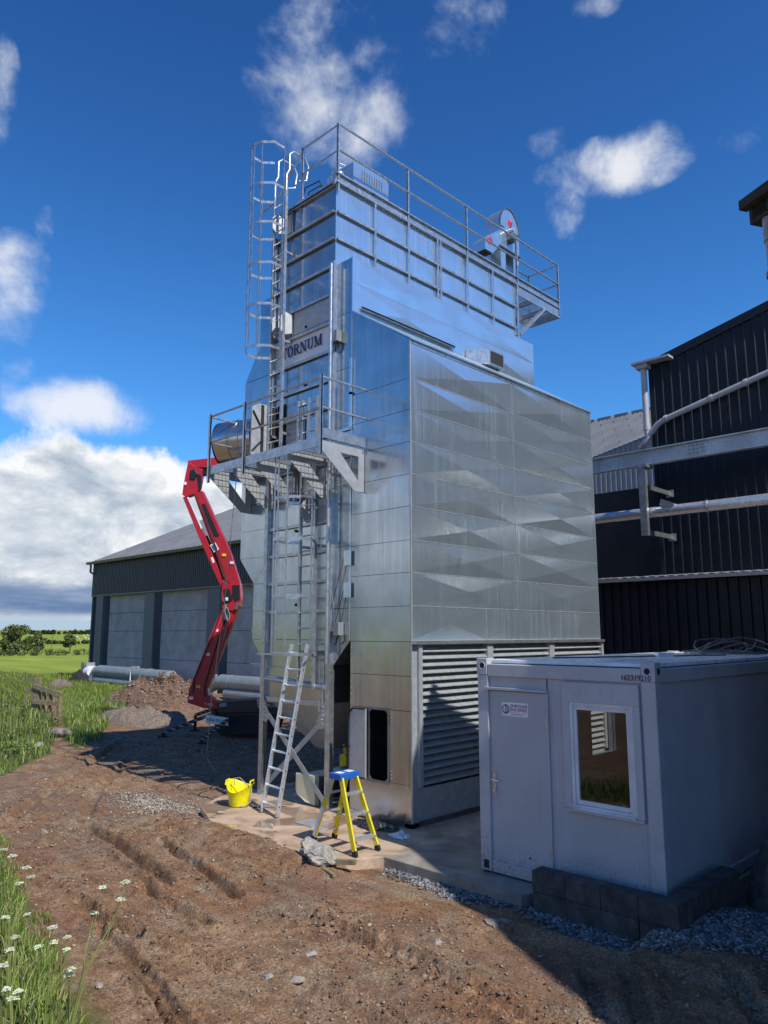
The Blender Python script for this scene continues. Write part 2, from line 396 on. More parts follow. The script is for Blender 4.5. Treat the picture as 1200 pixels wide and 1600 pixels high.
# ------------------------------------------------------------------ noise and terrain
def _hash(a, b, seed):
    a = a.astype(np.int64); b = b.astype(np.int64)
    n = (a * 374761393 + b * 668265263 + seed * 974634777) & 0x7fffffff
    n = ((n ^ (n >> 13)) * 1274126177) & 0x7fffffff
    return ((n ^ (n >> 16)) & 0xffff) / 65535.0
def vnoise(x, y, seed=1):
    x = np.asarray(x, float); y = np.asarray(y, float); xi = np.floor(x); yi = np.floor(y); u = x - xi; v = y - yi
    u = u * u * (3 - 2 * u); v = v * v * (3 - 2 * v)
    a = _hash(xi, yi, seed); b = _hash(xi + 1, yi, seed); c = _hash(xi, yi + 1, seed); d = _hash(xi + 1, yi + 1, seed)
    return (a + (b - a) * u) * (1 - v) + (c + (d - c) * u) * v
def fbm(x, y, oct=4, seed=1, gain=.5):
    s = 0; a = 1; t = 0
    for i in range(oct): s = s + a * vnoise(x * 2 ** i, y * 2 ** i, seed + 17 * i); t += a; a *= gain
    return s / t
def sm(x, a, b): t = np.clip((np.asarray(x, float) - a) / (b - a), 0, 1); return t * t * (3 - 2 * t)
def segdist(x, y, pts):
    best = np.full(np.shape(x), 1e9); along = np.zeros(np.shape(x)); side = np.zeros(np.shape(x)); acc = 0
    for (ax, ay), (bx, by) in zip(pts[:-1], pts[1:]):
        dx, dy = bx - ax, by - ay; L2 = dx * dx + dy * dy; L = math.sqrt(L2)
        t = np.clip(((x - ax) * dx + (y - ay) * dy) / L2, 0, 1)
        d = np.hypot(x - ax - t * dx, y - ay - t * dy); k = d < best
        sd = ((x - ax) * dy - (y - ay) * dx) / L
        best = np.where(k, d, best); along = np.where(k, acc + t * L, along); side = np.where(k, sd, side); acc += L
    return best, along, side
def g0(px, py): q = P(px, py, 2, -.06); return (q.x, q.y)
# wheel ruts: (points, half width, depth, berm)
RUTS = [([(130, 1288), (190, 1322), (262, 1378)], .17, .10, .10), ([(250, 1312), (300, 1345), (372, 1400)], .14, .08, .06),
        ([(222, 1386), (270, 1412), (325, 1440)], .14, .09, .07), ([(120, 1400), (160, 1428), (215, 1452)], .10, .07, .03),
        ([(150, 1440), (215, 1500), (290, 1600)], .12, .08, .04), ([(245, 1468), (300, 1488), (350, 1505)], .10, .07, .05),
        ([(200, 1500), (250, 1560), (275, 1610)], .09, .07, .03), ([(520, 1440), (640, 1490), (860, 1610)], .16, .07, .05),
        ([(400, 1400), (520, 1445), (700, 1540), (780, 1610)], .20, .05, .03), ([(0, 1290), (60, 1245), (125, 1200), (190, 1160)], .2, .08, .06),
        ([(70, 1320), (130, 1275), (150, 1235), (200, 1190)], .2, .06, .05), ([(470, 1540), (560, 1580), (620, 1620)], .2, .06, .04),
        ([(920, 1520), (945, 1610)], .16, .06, .03), ([(985, 1520), (1010, 1610)], .16, .06, .03), ([(1150, 1530), (1200, 1600)], .16, .06, .03),
        ([(0, 1330), (80, 1375), (150, 1430), (240, 1470)], .16, .05, .03), ([(270, 1300), (420, 1390), (600, 1470)], .25, .03, .02)]
RUTS = [([g0(*p) for p in a], w * .72, d * .95, b) for a, w, d, b in RUTS]
# thin scrape marks beside the ruts
LINES = [[g0(*p) for p in a] for a in (((165, 1330), (240, 1395), (300, 1450)), ((110, 1350), (180, 1405), (250, 1440)), ((165, 1480), (230, 1540), (262, 1610)), ((180, 1455), (240, 1500), (330, 1600)),
    ((300, 1330), (390, 1395), (470, 1440)), ((330, 1320), (430, 1390), (560, 1450)), ((600, 1460), (720, 1520), (880, 1610)), ((560, 1480), (680, 1545), (760, 1610)), ((20, 1250), (90, 1210), (170, 1150)), ((40, 1285), (110, 1235), (210, 1185)), ((440, 1480), (560, 1540), (660, 1610)))]
def bank_d(x, y):                       # > 0 on the grass at the left of the track
    return (x - 3.05) * -.972 + (y - 6.3) * .2375
def terrain(x, y):
    x = np.asarray(x, float); y = np.asarray(y, float); r = np.hypot(x, y)
    z = -0.085 + .08 * (fbm(x * .45, y * .45, 3, 3) - .5) + .035 * (fbm(x * 1.9, y * 1.9, 3, 5) - .5)
    near = 1 - sm(r, 26, 40)
    rough = (fbm(x * 6.5, y * 6.5, 3, 11, .6) - .5)
    z = z + near * (.013 * rough + .05 * np.maximum(0, fbm(x * 11, y * 11, 2, 21) - .60))
    z = z + near * .05 * np.maximum(0, fbm(x * 3.1, y * 3.1, 4, 8) - .58) * 2 * (.4 + fbm(x * 14, y * 14, 2, 9))
    for k, (pts, w, dp, bm) in enumerate(RUTS):
        d, al, sd = segdist(x, y, pts)
        wob = .6 + .8 * vnoise(al * 2.2, sd * 0 + k, 31)
        tread = 1 + (.30 if k in (7, 12, 13, 14) else .06) * np.sin(al * 2 * math.pi / .16 + sd * 9)
        d = d + .05 * (fbm(x * 5, y * 5, 3, 70 + k) - .5)
        z = z - (1.45 if k < 6 else 1.1) * dp * wob * tread * np.exp(-(d / (.8 * w)) ** 6) + .55 * bm * wob * np.exp(-((np.abs(d) - 1.3 * w) / (.5 * w)) ** 2) * (.3 + 1.4 * fbm(x * 9, y * 9, 3, 40 + k, .7))
    for k, pts in enumerate(LINES):
        d, al, sd = segdist(x, y, pts); d = np.abs(d + .07 * (fbm(al * 1.3 + k, al * 0, 3, 500 + k) - .5))
        z = z - .030 * (.3 + 1.2 * vnoise(al * 1.7, al * 0 + k, 520)) * np.exp(-(d / .035) ** 2) + .012 * np.exp(-((d - .075) / .03) ** 2)
    z = z + near * .030 * (fbm(x * 4.6 - y * .5, y * .45 + x * .05, 4, 301, .6) - .5) + near * .014 * (fbm(x * 13 - y * 1.4, y * .9, 3, 303) - .5)
    # earth pushed up against the slab's front edge
    de, _, _ = segdist(x, y, [(6.95, 11.9), (6.85, 10.2), (6.85, 9.0), (6.7, 7.9)])
    z = z + .12 * np.exp(-(de / .34) ** 2) * (.35 + 1.3 * fbm(x * 5, y * 5, 4, 55, .65))
    # level under the slab
    z = z + .15 * np.exp(-(((x - 8.1) / .95) ** 4 + ((y - 3.8) / 1.35) ** 4))
    inside = sm(x, 7.05, 7.35) * sm(y, 3.65, 3.9) * (1 - sm(y, 12.2, 12.6)) * (1 - sm(x, 15.4, 15.9))
    front = sm(x, 6.7, 7.3)
    z = z * (1 - inside) + (-.14) * inside
    # rising towards the barn and the field behind
    s = x * .36 + y * .93
    z = z - .16 * sm(s, 19, 36) + .25 * sm(s, 36, 60) * (1 - sm(r, 300, 900)) * .4
    bd = bank_d(x, y); z = z + .26 * sm(bd, -.1, 1.0) * (1 - sm(bd, 2.0, 3.2)) * (1 - sm(r, 15, 20))
    gl = np.exp(-(((x - 11.0) / 2.6) ** 2 + ((y - 26.5) / 4.2) ** 2)); z = z + .35 * gl
    gr = np.exp(-(((x - 15.5) / 2.6) ** 2 + ((y - 29.5) / 4.0) ** 2)); z = z + .30 * gr
    z = z + 1.33 * (1 - sm(r, 1.2, 4.6))
    z = z + np.maximum(0, r - 70) * .0068 * (1 - .25 * sm(r, 400, 1500)) + 1.5 * (fbm(x * .006, y * .006, 3, 77) - .5) * sm(r, 90, 300)
    return z
def tz(x, y): return float(terrain(np.array([x]), np.array([y]))[0])
def ground(px, py):
    z = 0.0
    for _ in range(12):
        q = P(px, py, 2, z); z = .5 * z + .5 * tz(q.x, q.y)
    return Vector((q.x, q.y, tz(q.x, q.y)))

def np_mesh(name, V, Fc, material, col=None, smooth=False, base=(0, 0, 0)):
    """big mesh from arrays; Fc = (n, k) faces, col = per-vertex colour for attribute 'col'"""
    me = bpy.data.meshes.new(name); V = np.asarray(V, np.float32) - np.asarray(base, np.float32); n, k = Fc.shape
    me.vertices.add(len(V)); me.vertices.foreach_set('co', V.ravel())
    me.loops.add(n * k); me.loops.foreach_set('vertex_index', Fc.astype(np.int32).ravel())
    me.polygons.add(n); me.polygons.foreach_set('loop_start', np.arange(0, n * k, k, dtype=np.int32)); me.polygons.foreach_set('loop_total', np.full(n, k, np.int32))
    if smooth: me.polygons.foreach_set('use_smooth', np.ones(n, bool))
    me.update(calc_edges=True); me.validate()
    if col is not None:
        a = me.attributes.new('col', 'FLOAT_VECTOR', 'POINT'); a.data.foreach_set('vector', np.asarray(col, np.float32).ravel())
    me.materials.append(MATS[material])
    o = bpy.data.objects.new(name, me); COL.objects.link(o); o.location = base; BASE[o.name] = Vector(base); return o

# ------------------------------------------------------------------ ground
def gp(px, py): q = ground(px, py); return (q.x, q.y)
POLY_B = [gp(*p) for p in ((-260, 1040), (0, 1052), (52, 1056), (66, 1085), (60, 1112), (95, 1150), (80, 1176), (30, 1200), (-20, 1222), (-260, 1300))]
POLY_C = [gp(*p) for p in ((92, 1082), (130, 1062), (200, 1052), (290, 1052), (250, 1066), (222, 1082), (192, 1112), (172, 1128), (160, 1152), (128, 1166), (106, 1160), (98, 1120))]
POLY_G = [gp(*p) for p in ((930, 1412), (1010, 1445), (1080, 1440), (1215, 1432), (1215, 1492), (1010, 1482), (900, 1462), (835, 1432), (800, 1408), (640, 1352), (600, 1360), (680, 1388), (700, 1402), (835, 1420))]
def inpoly(x, y, poly):
    c = np.zeros(np.shape(x), bool); n = len(poly)
    for i in range(n):
        ax, ay = poly[i]; bx, by = poly[(i + 1) % n]
        hit = ((ay > y) != (by > y)) & (x < (bx - ax) * (y - ay) / (by - ay + 1e-12) + ax); c ^= hit
    return c
def grass_mask(x, y):
    n = (fbm(x * 1.3, y * 1.3, 3, 91) - .5)
    r = np.hypot(x, y)
    bd = bank_d(x, y)
    a = sm(bd + n * .9, -.05, .45) * (1 - sm(bd + n, .6, .9)) * (1 - sm(r, 13, 15)) * sm(r, 3.0, 4.5)
    wx = x + n * 1.2; wy = y + n * 1.2
    b = inpoly(wx, wy, POLY_B) | inpoly(wx, wy, POLY_C)
    f = sm(x * .36 + y * .93 + n * 3, 41, 45) * (1 - sm(x, 21.5, 22.5) * (1 - sm(y, 51, 52)))
    return np.clip(np.maximum(np.maximum(a, b), f), 0, 1)
def build_ground():
    a0 = HEAD; lo, hi = a0 - R(36), a0 + R(36)
    ang = np.concatenate([np.linspace(lo, hi, 640), np.linspace(hi, lo + 2 * math.pi, 60)[1:-1]])
    rr = [0.6]
    while rr[-1] < 3500:
        q = rr[-1]; rr.append(q * (1.0058 if 4.8 < q < 30 else (1.03 if q < 150 else 1.12)))
    rr = np.array(rr); A, RR = np.meshgrid(ang, rr); X = (RR * np.cos(A)).ravel(); Y = (RR * np.sin(A)).ravel(); Z = terrain(X, Y)
    na, nr = len(ang), len(rr); i = np.arange(nr - 1)[:, None] * na; j = np.arange(na)[None, :]; jn = (j + 1) % na
    Fc = np.stack([i + j, i + na + j, i + na + jn, i + jn], -1).reshape(-1, 4)
    gm = grass_mask(X, Y)
    gv = np.clip(inpoly(X, Y, POLY_G) * 1.0 + .25 * sm(fbm(X * .8, Y * .8, 3, 61), .56, .68), 0, 1) * (1 - gm)
    far = sm(np.hypot(X, Y), 45, 75)
    V = np.stack([X, Y, Z], 1)
    n0 = len(V); V = np.vstack([V, [[0, 0, tz(0, 0)]]])
    o = np_mesh('ground', V, Fc, 'ground', np.vstack([np.stack([gm, gv, far], 1), [[0, 0, 0]]]), smooth=True)
    bm = bmesh.new(); bm.from_mesh(o.data); bm.verts.ensure_lookup_table()
    for k in range(na): bm.faces.new((bm.verts[n0], bm.verts[k], bm.verts[(k + 1) % na]))
    bm.to_mesh(o.data); bm.free()
    tag(o, kind='structure')
def ground_mat():
    m = bpy.data.materials.new('ground'); m.use_nodes = True; MATS['ground'] = m
    T = NT(m.node_tree); b = T.n['Principled BSDF']
    a = T.node('ShaderNodeAttribute', attribute_name='col'); sp = T.node('ShaderNodeSeparateXYZ'); T.l.new(a.outputs['Vector'], sp.inputs[0])
    pos = T.node('ShaderNodeNewGeometry').outputs['Position']
    n1 = T.noise(pos, .55, 6, .6, .4); n2 = T.noise(pos, 5, 7, .65, .3); n3 = T.noise(pos, 38, 5, .7); n4 = T.noise(pos, 1.6, 6, .6, .8)
    dirt = T.ramp(n2, [(.28, (.120, .070, .042)), (.45, (.205, .124, .076)), (.60, (.285, .185, .118)), (.78, (.37, .27, .19))])
    red = T.ramp(n2, [(.3, (.150, .074, .040)), (.7, (.265, .150, .088))])
    grey = T.ramp(n3, [(.3, (.14, .108, .078)), (.55, (.27, .215, .16)), (.75, (.40, .335, .265))])
    trk = T.noise(T.vscale(pos, (4.2, .38, 1)), 1.6, 6, .65, .3)                    # streaks left along the direction of travel
    c = T.mix(T.mapr(n1, .42, .62), dirt, red)
    c = T.mix(T.m('MULTIPLY', T.mapr(trk, .52, .68), .55), c, grey); c = T.mix(T.m('MULTIPLY', T.mapr(trk, .46, .34), .5), c, (.10, .062, .040))
    damp = T.mapr(T.noise(pos, .9, 5, .6, .7), .54, .66)
    c = T.mix(T.m('MULTIPLY', damp, .45), c, (.115, .068, .042))
    c = T.mix(T.m('MULTIPLY', T.mapr(n4, .50, .66), .75), c, grey)
    vo = T.node('ShaderNodeTexVoronoi', feature='F1'); T.l.new(pos, vo.inputs['Vector']); vo.inputs['Scale'].default_value = 46
    chips = T.m('MULTIPLY', T.mapr(vo.outputs['Distance'], .34, .22), T.mapr(T.noise(pos, 21, 3), .50, .64))
    c = T.mix(T.m('MULTIPLY', chips, .8), c, (.42, .355, .285))
    fine = T.mapr(n3, .30, .70, .52, 1.42); c = T.vscale(T.vscale(c, fine), (1.07, 1.03, .92))
    gv = T.ramp(T.noise(pos, 60, 4, .7), [(.3, (.05, .048, .046)), (.6, (.14, .135, .13)), (.8, (.25, .245, .235))])
    c = T.mix(T.m('MULTIPLY', sp.outputs[1], .8), c, gv)
    gr = T.ramp(T.noise(pos, 3.3, 7, .65), [(.3, (.05, .06, .02)), (.55, (.10, .13, .03)), (.8, (.17, .18, .06))])
    fpos = T.vscale(pos, (.06, .012, 0)); row = T.noise(T.vscale(pos, (.35, .05, 0)), 1.4, 5, .6, .3)
    fieldc = T.ramp(T.m('ADD', T.m('MULTIPLY', row, .7), T.m('MULTIPLY', T.noise(pos, .07, 4), .3)), [(.32, (.14, .20, .022)), (.5, (.22, .28, .032)), (.68, (.32, .34, .05))])
    c = T.mix(sp.outputs[0], c, T.mix(sp.outputs[2], gr, fieldc))
    T.l.new(c, b.inputs['Base Color']); b.inputs['Specular IOR Level'].default_value = .2
    T.l.new(T.mapr(damp, 0, 1, .95, .62), b.inputs['Roughness'])
    bp = T.node('ShaderNodeBump'); bp.inputs['Strength'].default_value = .9; bp.inputs['Distance'].default_value = .035
    hgt = T.m('ADD', T.m('ADD', T.m('MULTIPLY', n3, .45), T.m('MULTIPLY', n2, .6)), T.m('MULTIPLY', chips, .25))
    T.l.new(hgt, bp.inputs['Height']); T.l.new(bp.outputs[0], b.inputs['Normal'])
ground_mat()
build_ground()

def slab_mat():
    m = bpy.data.materials.new('slab'); m.use_nodes = True; MATS['slab'] = m
    T = NT(m.node_tree); b = T.n['Principled BSDF']; pos = T.node('ShaderNodeNewGeometry').outputs['Position']
    sp = T.node('ShaderNodeSeparateXYZ'); T.l.new(pos, sp.inputs[0])
    n = T.noise(pos, 2.2, 7, .6, .6); f = T.noise(pos, 45, 4)
    con = T.ramp(n, [(.3, (.17, .145, .115)), (.55, (.27, .24, .20)), (.75, (.36, .33, .29))])
    mud = T.ramp(n, [(.32, (.33, .215, .135)), (.5, (.47, .33, .22)), (.7, (.56, .42, .30))])
    edge = T.m('ADD', sp.outputs[1], T.m('MULTIPLY', T.m('SUBTRACT', n, .5), .8))
    c = T.mix(T.mapr(edge, 7.25, 7.75), con, mud)
    wet = T.m('MULTIPLY', T.mapr(T.noise(pos, 1.15, 4, .5, .6), .50, .56), T.mapr(edge, 8.9, 9.3))
    c = T.mix(T.m('MULTIPLY', wet, .55), c, (.20, .125, .075)); c = T.vscale(c, T.mapr(f, .3, .7, .88, 1.1))
    T.l.new(c, b.inputs['Base Color']); T.l.new(T.mapr(wet, 0, 1, .8, .07), b.inputs['Roughness'])
    bp = T.node('ShaderNodeBump'); bp.inputs['Distance'].default_value = .006; T.l.new(T.mapr(wet, 0, 1, .5, 0), bp.inputs['Strength'])
    T.l.new(f, bp.inputs['Height']); T.l.new(bp.outputs[0], b.inputs['Normal'])
slab_mat()
sb = MB(); sb.prism([(7.92, 3.72, -.3), (15.7, 3.72, -.3), (15.7, 12.4, -.3), (8.35, 12.4, -.3), (7.55, 11.85, -.3), (7.12, 10.9, -.3), (7.05, 9.4, -.3), (7.0, 8.3, -.3), (7.2, 7.75, -.3), (7.66, 7.5, -.3), (7.66, 5.3, -.3), (7.92, 5.25, -.3)], (0, 0, .3))
tag(sb.build('concrete_slab', 'slab', bevel=.012), kind='structure')

# ------------------------------------------------------------------ the grain dryer
XF, XB, YR, YS, YB, YL = 8.95, 15.0, 8.14, 9.58, 10.07, 11.95
D = thing('grain_dryer', (XF, 10.0, 0), 'tall galvanised grain dryer tower with caged ladders and a faceted side duct', 'grain dryer')
def dp(mb, name, mt, parent=None, **k): return mb.build(name, mt, parent or D, **k)

# hidden hull added just inside the sheets to block light
light_block = MB()
light_block.prism([(XF + .02, y, z) for y, z in ((8.165, 2.85), (8.165, 7.88), (9.60, 8.83), (9.60, 9.93), (10.05, 9.93), (10.05, 2.42), (9.60, 2.85))], (XB - XF - .04, 0, 0))
light_block.box((XF + .02, 10.095, 2.87), (XB - .02, YL, 11.66))
light_block.prism([(XF + .02, y, z) for y, z in ((11.96, 2.40), (12.40, 2.86), (12.40, 3.97), (12.90, 4.5), (12.90, 8.24), (12.42, 8.93), (12.42, 9.95), (11.96, 9.95))], (XB - XF - .04, 0, 0))
light_block.box((XB - .05, 8.17, .1), (XB - .02, 9.55, 2.84)); light_block.box((XF + .03, 9.52, .02), (XB - .03, 9.55, 2.84)); light_block.box((XF + .5, 8.30, .1), (XB - .06, 8.33, 2.84))
light_block.box((XB - .03, 9.6, .02), (XB, 12.4, 2.9)); light_block.box((XB - 1.2, 10.0, .02), (XB - 1.16, 12.0, 2.4))
dp(light_block, 'casing', 'zinc_dark')

# front of the tower: thin sheets between flanged ribs
ZR = [11.67 - .5686 * k for k in range(8)] + [7.69 - .537 * k for k in range(1, 10)]
for k in range(len(ZR) - 1):
    t = random.uniform(-.004, .004)
    m = MB(); m.prism([(XF + .004 + t, YB + .02, ZR[k + 1] + .006), (XF + .004 - t, YL - .02, ZR[k + 1] + .006), (XF + .004 - t, YL - .02, ZR[k] - .006), (XF + .004 + t, YB + .02, ZR[k] - .006)], (.012, 0, 0))
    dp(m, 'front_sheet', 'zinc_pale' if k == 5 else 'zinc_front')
    m = MB(); m.box((XF - .045, YB + .04, ZR[k] - .012), (XF + .003, YL - .04, ZR[k] + .012)); m.box((XF - .05, YB + .04, ZR[k] - .045), (XF - .045, YL - .04, ZR[k] + .012))
    dp(m, 'front_rib', 'zinc_frame')
for y in (YB - .02, YL - .02):                                  # C-shaped corner posts, punched with holes
    m = MB(); m.box((XF - .095, y - .05, 2.3), (XF - .09, y + .05, 11.2 if y > 11 else 10.0)); m.box((XF - .09, y - .05, 2.3), (XF, y - .045, 11.2 if y > 11 else 10.0)); m.box((XF - .09, y + .045, 2.3), (XF, y + .05, 11.2 if y > 11 else 10.0))
    z = 2.5
    while z < 9.9:
        m.box((XF - .101, y - .008, z), (XF - .095, y + .008, z + .02)); z += .28
    dp(m, 'corner_post', 'zinc_frame')
m = MB(); m.tube([(XF - .16, YB - .07, 2.45), (XF - .16, YB - .07, 9.9)], .035, 10)
dp(m, 'cable_conduit', 'zinc_frame', smooth=True)

# open inspection hatches: dark hole, frame and a leaf standing out edge-on
def hatch(y0, y1, z0, z1):
    h = MB(); h.box((XF - .012, y0, z0), (XF - .002, y1, z1)); a = dp(h, 'hatch', 'zinc_dull')
    f = MB()
    for b0, b1 in (((y0 - .03, z0 - .03), (y1 + .03, z0)), ((y0 - .03, z1), (y1 + .03, z1 + .03)), ((y0 - .03, z0), (y0, z1)), ((y1, z0), (y1 + .03, z1))):
        f.box((XF - .04, b0[0], b0[1]), (XF + .002, b1[0], b1[1]))
    dp(f, 'hatch_frame', 'zinc_dark', a)
    l = MB(); l.prism([(XF - .03, y1 + .01, z0 + .06), (XF - .20, y1 + .05, z0), (XF - .30, y1 + .07, z0 + .10), (XF - .30, y1 + .07, z1 - .1), (XF - .20, y1 + .05, z1), (XF - .03, y1 + .01, z1 - .06)], (0, .015, 0))
    dp(l, 'hatch_leaf', 'zinc_dull', a)
hatch(10.12, 11.3, 8.87, 9.36); hatch(10.14, 10.5, 4.98, 5.44); hatch(11.40, 11.62, 11.16, 11.6); hatch(11.35, 11.55, 8.87, 9.36)
# cleats with dark pull rings
m = MB()
for y, z in ((10.95, 7.0), (11.1, 4.9), (11.05, 3.5), (10.9, 8.95), (10.9, 7.75)): m.lathe([(.0, -.03), (.028, -.03), (.028, .0)], (XF, y, z), 10, axis=0)
dp(m, 'pull_ring', 'black_rubber')

# lettering: slab-serif capitals, built stroke by stroke
def logo(word, y0, z0, h, parent):
    w = h * .76; m = MB(); x0 = XF - .020
    def pg(pts): m.prism([(x0, y0 - (cx + p[0]) , z0 + p[1]) for p in pts], (.004, 0, 0))
    s, t, e = h * .17, h * .085, h * .09
    def serif(a, b, z): pg([(a, z), (b, z), (b, z + t), (a, z + t)])
    def arc(cxx, cz, ro, ri, hz, a0, a1, n=18):
        for i in range(n):
            q0 = a0 + (a1 - a0) * i / n; q1 = a0 + (a1 - a0) * (i + 1) / n
            pg([(cxx + ri[0] * math.cos(q0), cz + ri[1] * math.sin(q0)), (cxx + ro[0] * math.cos(q0), cz + ro[1] * math.sin(q0)),
                (cxx + ro[0] * math.cos(q1), cz + ro[1] * math.sin(q1)), (cxx + ri[0] * math.cos(q1), cz + ri[1] * math.sin(q1))])
    cx = 0
    for ch in word:
        if ch == 'T':
            lw = w; pg([(lw / 2 - s / 2, 0), (lw / 2 + s / 2, 0), (lw / 2 + s / 2, h - t), (lw / 2 - s / 2, h - t)]); serif(0, lw, h - t); serif(lw / 2 - s, lw / 2 + s, -.0)
            pg([(0, h - .24 * h), (t, h - .24 * h), (t * 1.2, h - t), (0, h - t)]); pg([(lw - t, h - .24 * h), (lw, h - .24 * h), (lw, h - t), (lw - t * 1.2, h - t)])
        elif ch == 'O': lw = w * 1.02; arc(lw / 2, h / 2, (lw / 2, h / 2 + .01), (lw / 2 - s, h / 2 - t), 0, 0, 2 * math.pi, 28)
        elif ch == 'R':
            lw = w * 1.08; pg([(e, t), (e + s, t), (e + s, h - t), (e, h - t)]); serif(0, s + 2 * e, 0); serif(0, lw * .5, h - t); serif(e + s, lw * .5, h * .46)
            arc(lw * .5, h * .73, (lw * .36, h * .27), (lw * .36 - s, h * .27 - t), 0, -math.pi / 2, math.pi / 2, 14)
            pg([(lw * .42, h * .48), (lw * .42 + s, h * .48), (lw, 0), (lw - s * 1.1, 0)]); serif(lw - s * 1.4, lw + e, 0)
        elif ch == 'N':
            lw = w * 1.15; pg([(e, t), (e + s * .6, t), (e + s * .6, h - t), (e, h - t)]); pg([(lw - e - s * .6, 0), (lw - e, 0), (lw - e, h - t), (lw - e - s * .6, h - t)])
            pg([(e * .5, h), (e * .5 + s * 1.15, h), (lw - e, 0), (lw - e - s * 1.15, 0)]); serif(0, s + 1.4 * e, 0); serif(-.0, e + s * .8, h - t); serif(lw - s - 1.4 * e, lw, h - t)
        elif ch == 'U':
            lw = w * 1.12; pg([(e, h * .3), (e + s, h * .3), (e + s, h - t), (e, h - t)]); pg([(lw - e - s * .7, h * .3), (lw - e, h * .3), (lw - e, h - t), (lw - e - s * .7, h - t)])
            arc(lw / 2, h * .31, (lw / 2 - e, h * .31), (lw / 2 - e - s, h * .31 - t * 1.2), 0, math.pi, 2 * math.pi, 16); serif(0, s + 2 * e, h - t); serif(lw - s - 1.6 * e, lw, h - t)
        elif ch == 'M':
            lw = w * 1.35; pg([(e, t), (e + s * .6, t), (e + s * .6, h - t), (e, h - t)]); pg([(lw - e - s, t), (lw - e, t), (lw - e, h - t), (lw - e - s, h - t)])
            pg([(e * .6, h), (e * .6 + s * 1.1, h), (lw / 2 + s * .45, 0), (lw / 2 - s * .45, 0)]); pg([(lw - e - s * .7, h), (lw - e, h), (lw / 2 + s * .2, 0), (lw / 2 - s * .25, 0)])
            serif(0, s + 1.4 * e, 0); serif(0, e + s, h - t); serif(lw - s - 2 * e, lw, 0); serif(lw - e - s, lw, h - t)
        cx += lw + h * .10
    return m
lg = logo('TORNUM', 11.66, 8.455, .222, D); dp(lg, 'logo_lettering', 'navy_logo')

# flanks beside the tower front
WING = [7.23, 6.68, 6.13, 5.58, 5.04, 4.48, 3.95, 3.41, 2.84, 2.30, 1.76]
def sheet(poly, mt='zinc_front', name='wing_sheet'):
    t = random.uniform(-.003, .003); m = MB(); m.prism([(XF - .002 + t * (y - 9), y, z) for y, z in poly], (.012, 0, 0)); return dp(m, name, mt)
g = .004
sheet([(YR, 7.23 + g), (YR, 7.91), (9.56, 8.86), (9.56, 7.23 + g)])
for a, b in zip(WING[:-1], WING[1:]): sheet([(YR, b + g), (YR, a - g), (9.56, a - g), (9.56, b + g)])
# the lowest sheets stand round the open access door
dz0, dz1, dy0, dy1 = .64, 1.74, 8.67, 9.09
sheet([(YR, .10), (YR, dz0 - g), (9.56, dz0 - g), (9.56, .02)]); sheet([(YR, dz0), (YR, 1.755), (dy0, 1.755), (dy0, dz0)]); sheet([(dy1, dz0), (dy1, 1.755), (9.56, 1.755), (9.56, dz0)])
m = MB()
for a, b in (((dy0 - .04, dz0 - .04), (dy1 + .04, dz0)), ((dy0 - .04, dz1), (dy1 + .04, dz1 + .04)), ((dy0 - .04, dz0), (dy0, dz1)), ((dy1, dz0), (dy1 + .04, dz1))): m.box((XF - .014, a[0], a[1]), (XF - .003, b[0], b[1]))
for y, z, sy, sz in ((dy0, dz0, 1, 1), (dy0, dz1, 1, -1), (dy1, dz0, -1, 1), (dy1, dz1, -1, -1)): m.prism([(XF - .012, y, z), (XF - .012, y + sy * .055, z), (XF - .012, y, z + sz * .055)], (.012, 0, 0))
fr = dp(m, 'door_frame', 'zinc_dark')
c = .09; ly0, ly1 = dy1 + .03, dy1 + .42
m = MB(); m.prism([(XF - .075, y, z) for y, z in ((ly0, dz0), (ly1 - c, dz0), (ly1, dz0 + c), (ly1, dz1 - c), (ly1 - c, dz1), (ly0, dz1))], (.035, 0, 0)); leaf = dp(m, 'access_door', 'zinc_dull', bevel=.004)
m = MB()
for q0, q1 in (((ly0, dz0), (ly1 - c, dz0)), ((ly1 - c, dz0), (ly1, dz0 + c)), ((ly1, dz0 + c), (ly1, dz1 - c)), ((ly1, dz1 - c), (ly1 - c, dz1)), ((ly1 - c, dz1), (ly0, dz1))):
    m.bar((XF - .085, *q0), (XF - .085, *q1), .022, .022)
dp(m, 'door_seal', 'black_rubber', leaf)
m = MB(); m.bar((XF - .08, ly1 - .03, 1.12), (XF - .08, ly1 + .12, 1.12), .02, .02); m.lathe([(.0, -.06), (.02, -.06), (.02, 0)], (XF - .07, ly1 + .1, 1.12), 8, axis=0); dp(m, 'door_latch', 'black_rubber', leaf)
m = MB()
for z in [0.2 + .11 * i for i in range(24)]: m.lathe([(0, -.012), (.011, -.012), (.011, 0)], (XF - .002, 9.53, z), 6, axis=0)
for z in [.7 + .055 * i for i in range(3)] + [1.58 + .055 * i for i in range(3)]: m.lathe([(0, -.012), (.010, -.012), (.010, 0)], (XF - .002, dy0 - .08, z), 6, axis=0)
dp(m, 'rivets', 'zinc_frame')['kind'] = 'stuff'
# inner strip between side duct and tower
ST = [9.95, 8.87, 7.8, 6.7, 5.6, 4.5, 3.41]
for a, b in zip(ST[:-1], ST[1:]): sheet([(YS, b + g), (YS, a - g), (YB - .05, a - g), (YB - .05, b + g)], name='strip_sheet')
sheet([(YS, 2.85), (YS, 3.40), (YB - .05, 3.40), (YB - .05, 2.40)], name='strip_sheet')
